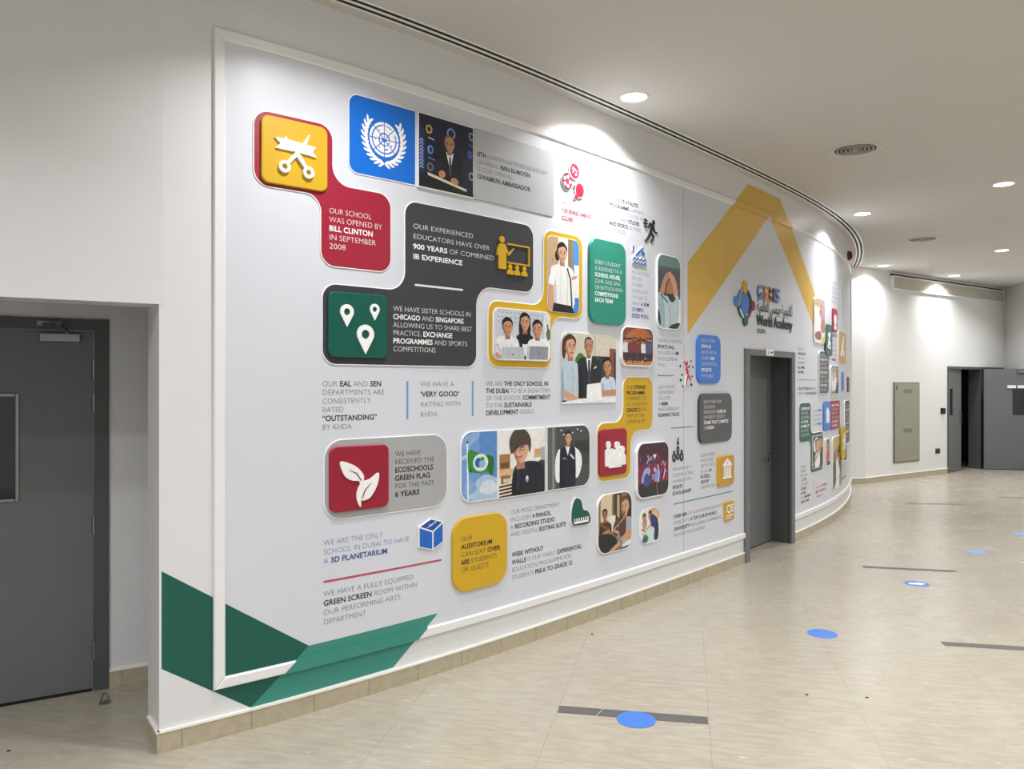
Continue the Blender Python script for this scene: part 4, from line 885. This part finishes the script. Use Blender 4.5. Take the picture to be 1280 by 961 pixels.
def torso(x, y, w, y0, c, sh, slope=.3):
    """shoulders at y, half width w, down to y0"""
    return [S_(c, (x-.28*w, y+slope*.5*w), (x-.85*w, y), (x-1.05*w, y-.5*w), (x-1.0*w, y0), (x, y0-.02), (x+1.0*w, y0), (x+1.05*w, y-.5*w), (x+.85*w, y), (x+.28*w, y+slope*.5*w)),
            S_(sh, (x-.9*w, y-.3*w), (x-1.03*w, y-.6*w), (x-.98*w, y0), (x-.5*w, y0), (x-.6*w, y-.6*w)),
            L_(sh, .06*w, (x+.35*w, y-.3*w), (x+.5*w, y-.9*w), (x+.42*w, y0))]
rnd = random.Random(4)
def speck(n, cols, x0, x1, y0, y1, r0, r1): return [E_(rnd.choice(cols), rnd.uniform(x0, x1), rnd.uniform(y0, y1), rnd.uniform(r0, r1), rnd.uniform(r0, r1)*1.4) for _ in range(n)]

# UN flag tile with its wreath emblem
un = plate('emblem_tile', rr(.975, 1.425, 2.918, 3.362, [.06, .0, .0, .06]), THIN, 'un_blue', 'bright blue tile with a white world map and wreath emblem', 'emblem tile', 'white', .004, group=PT)
g = G(PW); cx, cz = 1.205, 3.145; D = THIN
R0 = .098
for r in (1.0, .77, .54, .31): g.cap([circ(cx, cz, R0*r, n=40), circ(cx, cz, R0*(r-.15), n=40)], D+.0006, 'white')
for k in range(8):
    a = rad(k*45+90); g.cap([stroke([(cx+.1*R0*math.cos(a), cz+.1*R0*math.sin(a)), (cx+R0*math.cos(a), cz+R0*math.sin(a))], .005)], D+.0012, 'un_blue')
rn = random.Random(11)
for ax, ay, rx, ry, ro in ((-.05, .62, .30, .17, 20), (.42, .45, .34, .22, -30), (.55, -.05, .26, .20, 40), (.36, -.45, .22, .14, -20), (-.5, .2, .26, .18, 60), (-.48, -.3, .16, .28, 15), (-.15, -.55, .14, .18, 0), (.05, .15, .16, .10, 0), (.15, -.2, .1, .1, 0)):
    p = [(cx+R0*(ax+q[0]*(1+rn.uniform(-.22, .22))), cz+R0*(ay+q[1]*(1+rn.uniform(-.22, .22)))) for q in circ(0, 0, rx, ry, n=13, rot=ro)]
    g.cap([p], D+.0009, 'white')
for sx in (-1, 1):
    arc = [(cx+sx*.126*math.cos(rad(t)), cz+.005+.142*math.sin(rad(t))) for t in range(-100, 38, 6)]
    g.cap([stroke(arc, .006)], D+.0006, 'white')
    for i in range(2, len(arc), 2):
        t = math.degrees(math.atan2(arc[i][1]-arc[i-1][1], arc[i][0]-arc[i-1][0]))
        for sg in (-1, 1):
            q = circ(0, 0, .022, .0075, n=14); a = rad(t+sg*32); ox, oz = arc[i][0]+.019*math.cos(a), arc[i][1]+.019*math.sin(a)
            g.cap([[(ox+x*math.cos(a)-y*math.sin(a), oz+x*math.sin(a)+y*math.cos(a)) for x, y in q]], D+.0008, 'white')
g.build('wreath_emblem', un)

# speaker at a podium
dr = [R_('151a33', 0, 0, 1, 1), R_('1e2a58', 0, .0, .11, .8)]
for i in range(9): dr.append(L_('8fa6d8', .018, (.03, .62-i*.045), (.055, .655-i*.045), (.085, .62-i*.045)))
for x, y, c in ((.18, .80, 'c0a35a'), (.93, .86, '8b8f8a'), (.93, .30, '8b8f8a'), (.2, .3, '6a6a68')): dr += [E_(c, x, y, .055, .06), E_('151a33', x, y, .03, .035)]
dr += [E_('5f86c8', .2, .53, .05, .06), E_('151a33', .21, .53, .02, .04), E_('39529c', .9, .60, .05, .06), E_('7c9bd0', .56, .82, .075, .075), E_('151a33', .56, .82, .05, .05), L_('d9dfea', .012, (.17, .69), (.27, .67)), L_('6f86bb', .012, (.88, .74), (.98, .72)), L_('6f86bb', .012, (.16, .42), (.28, .40))]
dr += torso(.53, .52, .23, 0, '0e1016', '191c26')
dr += [P_('e8e8ee', (.47, .55), (.60, .55), (.545, .30)), P_('3b3f52', (.525, .50), (.555, .50), (.57, .28), (.545, .22), (.52, .28))]
dr += head(.53, .67, .115, 'b98663', '6b6460', .0, 'bald', True)
dr += [P_('cfc7ae', (.15, .22), (.84, .10), (.83, .065), (.16, .18)), P_('12141c', (0, 0), (1, 0), (1, .05), (.83, .065), (.16, .18), (0, .19)), E_('b98663', .40, .235, .06, .05, 20), E_('b98663', .62, .175, .07, .045, -10)]
photo(1.430, 1.863, 2.915, 3.358, 0, dr, 'photo of a man in a dark suit speaking at a podium, against navy', .024)
# schoolgirl
dr = [R_('c2a684', 0, 0, .25, 1), R_('e6e3dd', .22, 0, .35, 1), R_('8f7a64', .42, 0, .53, 1), R_('4d94e0', .5, 0, .70, 1), R_('9a8265', .49, 0, .535, 1), R_('e9e9ea', .55, .12, .70, .66), R_('3a84d8', .56, 0, .70, .22)]
dr += [E_('8d6f4f', .05, .8, .01), E_('8d6f4f', .1, .68, .012), E_('8d6f4f', .04, .5, .012), P_('d8a884', (.0, .36), (.09, .36), (.13, .05), (.15, 0), (.05, 0), (.04, .1))]
dr += torso(.30, .60, .235, .08, 'ececec', 'c9cbce')
dr += [S_('f1f1f1', (.08, .56), (.02, .36), (.12, .34), (.16, .5)), P_('d3a17f', (.03, .36), (.115, .35), (.13, .03), (.06, .02)), P_('26262c', (.12, .12), (.5, .10), (.56, 0), (.10, 0)), L_('dcdcdc', .02, (.26, .58), (.28, .15)), L_('33343a', .03, (.40, .60), (.47, .46), (.50, .1)), P_('c99877', (.5, .45), (.6, .48), (.62, .52), (.5, .5))]
dr += head(.30, .79, .125, 'd6a788', '2b211e', .06, 'bun')
photo(2.559, 2.909, 2.255, 2.787, .05, dr, 'photo of a dark-haired schoolgirl in a white polo shirt, framed in yellow', .014, THIN+.0006, .002)
# three people with laptops
dr = [R_('c9ced8', 0, 0, 1.7, 1)]+[L_('8790a2', .016, (x, y), (x+.05, y-.02)) for x in [.1+.11*i for i in range(13)] for y in (.93, .84, .75)]+[R_('dfe1e6', 1.38, .3, 1.7, .95), L_('4c7a50', .05, (1.5, .75), (1.53, .5)), E_('4c7a50', 1.53, .55, .07, .12)]
dr += torso(.84, .50, .24, 0, '23222a', '16161c')+[P_('e6e6ea', (.76, .55), (.92, .55), (.9, .1), (.78, .1))]+head(.84, .76, .17, 'c99878', '1a1617', 0, 'long')
dr += torso(.35, .42, .32, 0, 'e4e5ea', 'b9bcc6')+[P_('d6d8de', (.05, .3), (.2, .1), (.1, 0), (.0, 0))]+head(.36, .64, .17, 'c28c69', '1d1818', .08)
dr += torso(1.24, .40, .34, 0, 'eaebee', 'c2c5ce')+head(1.20, .64, .17, 'c89372', '1d1818', -.06)
dr += [P_('b9bcc4', (.18, 0), (.82, 0), (.80, .27), (.20, .25)), P_('8e929c', (.95, .04), (1.5, .04), (1.52, .30), (.98, .30)), E_('5d6068', .5, .12, .02), E_('5d6068', 1.24, .16, .02), P_('c89372', (.0, .08), (.16, .02), (.2, .08), (.06, .16)), R_('f2f2f2', 0, -.02, 1.7, .03)]
photo(2.032, 2.579, 1.904, 2.246, .05, dr, 'photo of three students in white behind two laptops, framed in yellow', .026, THIN+.0006, .004)
# flag on a pole
dr = [R_('6f9bd0', 0, 0, .72, 1), R_('5a8ac8', .35, .3, .72, 1), S_('88aedb', (0, .85), (.15, .95), (.35, .98), (.3, .88), (.1, .76)), S_('a9c3df', (.2, .2), (.4, .36), (.6, .34), (.8, .22), (.8, 0), (.2, .02)), S_('cfdbe6', (.34, .16), (.46, .29), (.62, .26), (.7, .14), (.5, .08)), S_('7fa6d6', (.05, .25), (.2, .3), (.3, .18), (.1, .1)), L_('b9cbe2', .05, (.0, .62), (.12, .66)), L_('e9edf2', .03, (.135, 0), (.12, .84)), E_('555', .12, .85, .025) if False else E_('555a60', .12, .85, .022),
      S_('2f8a3a', (.135, .73), (.30, .70), (.45, .64), (.62, .60), (.61, .48), (.60, .35), (.5, .40), (.35, .40), (.2, .42), (.14, .45)), S_('1f6e2b', (.45, .64), (.62, .60), (.60, .35), (.52, .42)), E_('dfe8dc', .37, .55, .145, .125), E_('2c63b8', .33, .55, .07, .07), E_('8fb3dc', .40, .53, .06, .06), E_('3f9a4a', .40, .60, .04, .03), L_('24452a', .025, (.15, .48), (.2, .43))]
photo(1.762, 2.076, 1.008, 1.454, [.09, 0, 0, .09], dr, 'photo of a green flag flying against blue sky', .016)
# boy with glasses
dr = [R_('e9e7e4', 0, 0, 1.02, 1), R_('a8764c', .02, .42, .24, .64), R_('6a4a34', .04, .44, .22, .52), R_('d9b48a', .02, .3, .3, .42), R_('8c6a50', .05, .2, .25, .33), R_('d2a777', .76, .55, .9, .68), R_('a9aeb3', .9, .45, 1.02, .7), R_('4a2f26', 0, .0, .3, .2), R_('d8c4a8', .1, .22, .35, .28), R_('3c3c42', .86, .3, 1.02, .5)]
for i in range(4): dr.append(L_('e8ddcf', .02, (0, .04+i*.05), (.28, .06+i*.05)))
dr += torso(.64, .45, .34, 0, '1d1f2b', '12131c')+[L_('2d3042', .05, (.42, .4), (.4, .1)), E_('8aa0d8', .60, .24, .035, .05), E_('e8e8f0', .60, .26, .02, .03)]
dr += head(.46, .72, .235, 'd6a78c', '4d3f36', -.12, 'bowl', True)
photo(2.083, 2.536, 1.005, 1.453, 0, dr, 'photo of a boy with glasses in a dark hooded top', .016)
# young man in a waistcoat
dr = [R_('4a4d4c', 0, 0, 1.1, 1), R_('5e625e', 0, 0, .22, 1), R_('8b8f8a', .13, 0, .17, 1), R_('3d4041', .55, .35, 1.1, .75)]+[E_('e9edf0', x, y, .02, .012) for x, y in ((.34, .93), (.75, .93), (.84, .9), (.4, .86), (.62, .88))]+[R_('2c2e30', .7+.1*i, .55, .76+.1*i, .72) for i in range(4)]
dr += [S_('f0f0f2', (.30, .64), (.20, .48), (.20, .18), (.30, .12), (.36, .4)), S_('f0f0f2', (.66, .64), (.82, .55), (.86, .36), (.76, .16), (.66, .2), (.68, .45))]
dr += torso(.50, .64, .185, 0, '1b2236', '141a2a')+[P_('f4f4f4', (.44, .68), (.56, .68), (.50, .52)), L_('e8e8ee', .03, (.56, .54), (.66, .46)), L_('aeb4c4', .015, (.38, .48), (.46, .48))]
dr += head(.51, .80, .105, 'd5a48a', '241c1a', 0)
photo(2.553, 3.036, 1.008, 1.455, [0, .09, .09, 0], dr, 'photo of a young man in a navy waistcoat, hands behind back', .016)
# meeting with laptop
dr = [R_('cfc9bb', 0, .15, 1.3, 1), R_('b9b3a4', .75, .15, .78, 1), R_('3a3a3e', .7, .2, 1.15, .68), R_('6a6a6c', .8, .22, .84, .66), R_('8a5338', 1.12, .2, 1.3, .8), R_('2b2223', 1.24, .2, 1.3, .75), S_('3f7a3c', (.3, .6), (.42, .72), (.55, .62), (.42, .52))]
dr += torso(.62, .62, .28, .05, '26282f', '17181d')+[P_('eeeeee', (.55, .68), (.69, .68), (.63, .3)), P_('3c4150', (.60, .62), (.65, .62), (.66, .3), (.62, .26), (.6, .3)), L_('e6e6e6', .02, (.74, .5), (.80, .53))]+head(.62, .82, .13, 'b98868', '2a2422', .02, 'bald')
dr += torso(.16, .58, .2, .02, 'b9cbd9', '92a8ba')+[P_('d0a182', (.05, .2), (.28, .12), (.45, .06), (.44, .0), (.25, .02), (.04, .1)), R_('27357a', .02, .0, .12, .05)]+head(.20, .80, .15, 'd2a184', '4a3326', .18, 'tail')
dr += torso(1.08, .36, .18, .05, 'c8d6ea', '9fb2cc')+[P_('c08f6d', (.88, .18), (1.3, .2), (1.3, .1), (.9, .1))]+head(1.06, .53, .13, 'c08f6d', '1e1918', -.05)
dr += [P_('ececee', (.0, 0), (1.3, 0), (1.3, .09), (.45, .07), (.0, .02)), P_('dcdde0', (.56, .0), (.93, .02), (.91, .30), (.57, .27)), P_('f4f4f5', (.57, .02), (.92, .04), (.90, .29), (.58, .26))]
photo(2.708, 3.366, 1.609, 2.122, [.0, .0, .06, .08], dr, 'photo of a suited man between two students at a laptop', .012, border=.0)
# group in the sports hall
dr = [R_('7d4e44', 0, 0, 1.45, 1), S_('b8673f', (.1, .5), (.3, .85), (.8, .98), (1.2, .85), (1.4, .5)), R_('5c3f3c', 0, .62, 1.45, .70), R_('c98a58', 0, 0, 1.45, .2)]
for i in range(13):
    x = .1+i*.1; h_ = .60+.08*rnd.random(); c = rnd.choice(['d9dadf', '33363f', '7a3a3a', 'e4e4e4', '4a5a7a', '2f4a3f'])
    dr += [R_(rnd.choice(['2a2c33', '3d3f48', '50343a']), x-.045, .14, x+.045, .4), S_(c, (x-.05, .36), (x-.06, h_-.08), (x, h_-.04), (x+.06, h_-.08), (x+.05, .36)), E_(rnd.choice(['b98464', 'c99a7c', '8c5f47']), x, h_+.02, .035, .05), E_('221c1b', x, h_+.05, .036, .03)]
dr += speck(14, ['2a2426', '1c1a1c', 'e6e6e6', 'a0522d'], .1, 1.35, .1, .2, .015, .03)
photo(3.423, 3.869, 1.891, 2.202, .07, dr, 'photo of a group standing in an orange sports hall', .03, border=.008)
# swimmer with raised arms, seen from behind
dr = [R_('6f8c8a', 0, .82, .6, 1), R_('4d6a68', 0, .80, .6, .84), R_('585c60', 0, .42, .6, .8), S_('4a4e54', (0, .8), (.25, .55), (.1, .4), (0, .4)), S_('2b2b30', (.25, .45), (.45, .5), (.5, .36), (.35, .32)), S_('c38a6c', (.06, .48), (.17, .70), (.30, .78), (.34, .74), (.22, .62), (.16, .46)), S_('d3a184', (.52, .48), (.46, .68), (.32, .78), (.29, .73), (.38, .6), (.42, .46)), S_('b57a5e', (.22, .5), (.32, .68), (.4, .5)),
      S_('bcd0d8', (.02, .47), (.2, .44), (.38, .45), (.54, .46), (.55, .2), (.45, .0), (.12, .0), (.05, .25)), S_('9db6c0', (.02, .45), (.14, .42), (.2, .1), (.1, .0), (.03, .2)), S_('33363c', (.27, .44), (.38, .47), (.46, .42), (.36, .37)), L_('31343a', .02, (.08, .46), (.26, .36)), L_('7f98a4', .015, (.3, .3), (.33, .05)), L_('d9e4e8', .02, (.2, .3), (.22, .06)), S_('2a2c32', (0, .25), (.06, .2), (.08, .05), (0, .08)), S_('2a2c32', (.35, .06), (.6, .1), (.6, 0), (.3, 0))]
photo(3.942, 4.315, 2.210, 2.831, .085, dr, 'tall photo of a person with arms raised overhead, in pale blue', .02, border=.008)
# concert with raised arms
dr = [R_('5a2b3a', 0, 0, 1.1, 1), R_('7d2440', 0, .25, 1.1, .6), R_('2c2a2e', 0, 0, 1.1, .26), S_('47242f', (0, .6), (.5, .75), (1.1, .62), (1.1, 1), (0, 1))]
dr += speck(26, ['c02a4c', '5d5fc0', 'd8d4ea', '7a3b6a', '9aa0e0'], .05, 1.05, .3, .75, .012, .035)
dr += [S_('9aa6dc', (.12, .3), (.2, .5), (.34, .55), (.42, .48), (.3, .3)), S_('3a5288', (.2, .24), (.24, .42), (.36, .42), (.36, .22)), S_('8a9ae0', (.55, .3), (.6, .5), (.68, .45), (.68, .28)), L_('d9d4ea', .03, (.66, .58), (.72, .40), (.68, .25)), L_('d9d4ea', .03, (.92, .5), (.86, .3)), L_('c9a4b4', .02, (.5, .78), (.56, .68), (.62, .78)), S_('f0e8f0', (.52, .74), (.57, .70), (.6, .76), (.55, .78)), L_('9c7a80', .02, (.62, .25), (.66, 0)), L_('c9c4da', .025, (.3, .62), (.36, .7)), L_('c9c4da', .02, (.78, .56), (.84, .64), (.9, .54))]
photo(3.633, 4.107, .832, 1.279, .085, dr, 'photo of a stage concert in purple light, near the bottom right', .03, border=.008)
# children with violins
dr = [R_('8a7456', 0, 0, 1.0, 1), R_('d9c6a4', .08, .55, .4, 1), R_('4a3a2c', .45, .4, .68, 1), R_('c2ad8a', .55, .5, .62, .95), R_('2e2823', .85, .5, 1, 1), R_('e6e4e0', .3, .35, .5, .62)]
dr += torso(.22, .5, .16, .15, '4a2c24', '34201b')+head(.2, .66, .09, '9c6c50', '1c1715', .1)+[P_('b98464', (.1, .35), (.3, .42), (.36, .36), (.14, .28)), L_('7a4a2a', .05, (.05, .52), (.3, .4))]
dr += torso(.80, .52, .22, .1, 'a9acb0', '7d8186')+[S_('54382c', (.62, .54), (.8, .56), (.78, .2), (.6, .3)), P_('cf9670', (.62, .18), (.95, .16), (1.0, .3), (.9, .34))]+head(.78, .74, .16, 'd8a27c', '5b3f2c', -.15)
dr += [S_('6a3520', (.42, .40), (.55, .58), (.62, .52), (.56, .42), (.62, .34), (.50, .26)), L_('3a2018', .025, (.5, .42), (.78, .64)), L_('d9cdb8', .012, (.3, .3), (.74, .54)), S_('1d1c1e', (0, 0), (0, .3), (.2, .34), (.5, .24), (.55, .05), (.4, 0)), P_('d09a74', (.3, .03), (.6, .16), (.66, .1), (.4, 0)), S_('e4e2de', (.7, .08), (.95, .15), (1, 0), (.75, 0)), S_('2a2624', (.5, 0), (.9, .06), (1, .0)), L_('cf9670', .05, (.46, .36), (.6, .3))]
photo(3.124, 3.574, .469, .919, .10, dr, 'photo of two children playing violins', .02, border=.007)
# person in blue leaning over a bench
dr = [R_('e6e6e6', 0, 0, 1.05, 1), R_('caa58c', .55, .7, 1.05, 1), S_('e2b48e', (.55, .8), (.8, .95), (.98, .75), (.9, .6)), S_('c4957a', (.1, .62), (.25, .75), (.35, .6), (.2, .4)), E_('6b4a3a', .2, .80, .1, .1), E_('b8876a', .2, .72, .07, .09), S_('26386e', (.48, .82), (.72, .78), (.92, .6), (.95, .2), (.82, .05), (.7, .12), (.72, .4), (.55, .5)), S_('1b294f', (.85, .6), (.95, .2), (.84, .05), (.8, .3)), E_('3b2a24', .5, .86, .09, .09), E_('c2916f', .46, .78, .06, .09),
      L_('c2916f', .06, (.55, .55), (.42, .45), (.3, .42)), S_('cfe3dc', (.3, .1), (.35, .42), (.66, .42), (.68, .12), (.5, .05)), S_('4d7a78', (.08, .08), (.2, .28), (.4, .2), (.34, .05)), S_('2e4a4c', (.15, .1), (.24, .2), (.32, .12)), L_('a5604a', .04, (.06, .45), (.28, .35)), L_('d4c6ba', .05, (.05, .3), (.3, .3))]
photo(3.696, 3.990, .458, .742, .085, dr, 'small photo of a person in navy bending over a bench', .016, border=.003)

# ---------------------------------------------------------------- beyond the doorway, seen almost edge on
dr = [R_('e9e5dc', 0, 0, .95, 1), S_('c9b18c', (0, .85), (.3, 1), (.6, .95), (.4, .8)), S_('b99bb8', (.5, .95), (.9, .9), (.92, .4), (.6, .45)), S_('f1f1f1', (.05, .75), (.35, .7), (.5, .3), (.05, .2)), S_('b07c62', (.6, .55), (.9, .5), (.8, .25), (.5, .3)), S_('d8c04a', (.6, .12), (.9, .16), (.9, 0), (.6, 0)), S_('8c5a44', (.1, .22), (.5, .26), (.5, .08), (.1, .1))]+head(.55, .72, .12, 'cf9f80', 'b48a5a', 0, 'bun')
photo(7.55, 8.025, 2.24, 2.78, .07, dr, 'photo just right of the yellow chevron, of a fair-haired child', .020, d0=.0055, border=.008)
gp = plate('fact_plate', rr(8.03, 8.37, 2.101, 2.49, .06), .028, 'green', 'dark green plate right of the fair-haired child photo', 'sign plate', group=FP, bev=.003, d0=.0215)
icon(gp, [(tr(stroke([(-.6, -.9), (0, .2), (.5, .9)], [.2, .3, .2]), 8.195, 2.294, .11),), (tr(circ(.3, -.4, .3), 8.195, 2.294, .11),), (tr(circ(-.3, .6, .22), 8.195, 2.294, .11),), (tr(rr(-.2, .7, -.95, -.75, .05), 8.195, 2.294, .11),)], .028, .004)
dk = plate('fact_plate', rr(7.76, 8.217, 1.628, 2.152, .06), .02, 'slate', 'slate plate with rows of white lettering right of the grey door', 'sign plate', 'white', .006, group=FP)
for i in range(9): g = G(PW); put_text(g, ('OUR STUDENTS', '*WORK WITH*', 'THE CITY', 'ORCHESTRA', '*AND CHOIR*', 'TO PERFORM', 'ALL OVER', '*THE WORLD*', 'EVERY YEAR')[i], 7.80, 2.085-i*.052, .030, .0208, 'ink_W', 'bold_W', 8.17-(i % 3)*.04); g.build('text_line', dk)
dr = [R_('8a8078', 0, 0, 1.3, 1), S_('e9e9e9', (.1, .8), (.5, .9), (.7, .5), (.4, .1), (.1, .2)), S_('d4b59c', (.7, .9), (1.1, .8), (1.0, .5), (.7, .55)), R_('2e2b2c', .75, 0, 1.3, .4), S_('f2f2f2', (.5, .5), (.9, .55), (.8, .2), (.5, .1))]+head(.35, .7, .17, 'c99a7c', '3a2c26')+head(.95, .68, .16, 'b98464', '241d1b')
photo(8.345, 8.81, 1.625, 1.988, .05, dr, 'photo right of the slate plate, of two students in white shirts', .02)
rp = plate('fact_plate', rr(8.45, 8.755, 2.42, 2.717, .05), .018, 'red_tile', 'small red plate high on the far curve of the mural', 'sign plate', group=FP, bev=.003)
icon(rp, [(circ(8.6, 2.57, .07),), (rr(8.53, 8.67, 2.45, 2.5, .01),)], .018, .004)
yp = plate('fact_plate', rr(8.865, 9.58, 2.015, 2.46, .05), .012, 'gold', 'golden plate on the far curve of the mural, seen almost edge on', 'sign plate', 'white', .006, group=FP)
icon(yp, [(tr(stroke([(-.8, -.6), (.1, .1), (.7, .8)], [.1, .3, .1]), 9.2, 2.24, .2),), (tr(circ(.4, -.4, .25), 9.2, 2.24, .2),)], .012, .004)
bp = plate('fact_plate', rr(9.15, 9.35, 1.663, 1.913, .03), .012, 'blue', 'narrow blue plate on the far curve, left of the maroon one', 'sign plate', group=FP)
mp_ = plate('fact_plate', rr(9.80, 10.16, 1.635, 1.853, .04), .014, 'maroon', 'maroon plate at the vanishing end of the mural', 'sign plate', group=FP)
g2 = plate('fact_plate', fillet([(7.03, 1.54), (7.03, 1.085), (7.43, 1.085), (7.43, .71), (7.96, .71), (7.96, 1.18), (7.45, 1.18), (7.45, 1.54)], [.07, .07, .08, .07, .07, .07, .08, .07]), THIN, 'green', 'green plate of two joined shapes just right of the grey door', 'sign plate', 'white', .004, group=FP)
for i in range(7): g = G(PW); put_text(g, ('*OVER 80*', 'NATIONS', 'LEARN', '*AS ONE*', '*FAMILY*', 'IN OUR', 'SCHOOL')[i], 7.09, 1.455-i*.05, .032, THIN+.001, 'ink_W', 'bold_W', 7.39-(i % 2)*.05); g.build('text_line', g2)
dr = [R_('4e453c', 0, 0, 1.2, 1), S_('e8e4de', (.1, .8), (.5, .95), (.6, .6), (.2, .5)), S_('c9a27c', (.5, .7), (.9, .9), (1.1, .6), (.7, .4)), S_('f0f0f0', (.3, .4), (.7, .5), (.8, .1), (.3, .0)), R_('201d1c', .9, 0, 1.2, .6), L_('b58a52', .08, (.1, .1), (1.0, .8))]+head(.4, .72, .15, 'c99a7c', '2e221d')
photo(7.49, 7.935, .755, 1.14, .05, dr, 'photo framed by the green plate right of the door, of a young musician', .016, THIN+.0006, .004)
bl = plate('icon_tile', rr(7.97, 8.335, 1.178, 1.537, .06), .018, 'blue', 'blue tile with a white building icon on the far curve of the mural', 'icon tile', group=IT, bev=.003)
icon(bl, [([(8.08, 1.27), (8.24, 1.27), (8.24, 1.40), (8.16, 1.46), (8.08, 1.40)],)], .018, .004)
r3 = plate('fact_plate', rr(8.34, 8.94, 1.175, 1.536, .03), .016, 'red', 'crimson plate with white lettering on the far curve of the mural', 'sign plate', group=FP)
for i in range(6): g = G(PW); put_text(g, ('*MORE THAN*', '100 PUPILS', 'PERFORM', 'EACH TERM', '*IN SCHOOL*', '*CONCERTS*')[i], 8.40, 1.465-i*.052, .030, .017, 'ink_W', 'bold_W', 8.86-(i % 3)*.05); g.build('text_line', r3)
y3 = plate('icon_tile', rr(8.95, 9.34, .745, 1.182, .06), .038, 'yellow', 'yellow tile with a white star shape on the far curve of the mural', 'icon tile', group=IT, bev=.003, d0=.0225)
icon(y3, [([(9.165+.13*(1 if k % 2 == 0 else .45)*math.sin(k*math.pi/5), .965+.13*(1 if k % 2 == 0 else .45)*math.cos(k*math.pi/5)) for k in range(10)],)], .038, .004)
dr = [R_('cfc9c4', 0, 0, .8, 1), S_('b58a72', (.2, .9), (.6, .95), (.7, .5), (.3, .5)), S_('c25a4c', (.2, .5), (.6, .5), (.6, .2), (.2, .1)), R_('2a2a2c', .3, 0, .8, .15)]+head(.4, .75, .16, 'c99a7c', '4a3326')
photo(8.05, 8.315, .737, 1.08, .04, dr, 'narrow photo right of the musician photo, of a person in red', .016)
dr = [R_('8f8474', 0, 0, .95, 1), R_('c9b26a', 0, .72, .6, 1), S_('e9e7e2', (.2, .4), (.5, .6), (.7, .3), (.4, .1)), S_('5c4a42', (.5, .8), (.9, .7), (.9, .3), (.6, .4)), S_('efeeea', (.3, .15), (.6, .2), (.6, 0), (.2, 0)), S_('3a3230', (0, .45), (.25, .5), (.25, .1), (0, .1))]+head(.35, .66, .09, 'c99a7c', '2e221d')+head(.65, .60, .09, 'b98464', '241d1b')
photo(8.47, 9.095, .405, 1.075, .05, dr, 'tall photo low on the far curve of the mural, of two performers', .016)
k3 = plate('fact_plate', rr(9.39, 10.05, .92, 1.525, .05), .02, 'slate', 'slate plate at the far curve, with pale lettering, above the small one', 'sign plate', 'white', .006, group=FP)
for i in range(8): g = G(PW); put_text(g, ('OUR YEAR 6', '*STUDENTS*', 'BUILD AND', 'RACE THEIR', '*OWN CARS*', 'AT THE', '*TRACK*', 'EACH MAY')[i], 9.46, 1.43-i*.06, .036, .0208, 'ink_W', 'bold_W', 9.96-(i % 3)*.06); g.build('text_line', k3)
k4 = plate('fact_plate', rr(9.45, 9.61, .705, .895, .03), .02, 'dark', 'tiny charcoal plate low on the far curve of the mural', 'sign plate', group=FP)
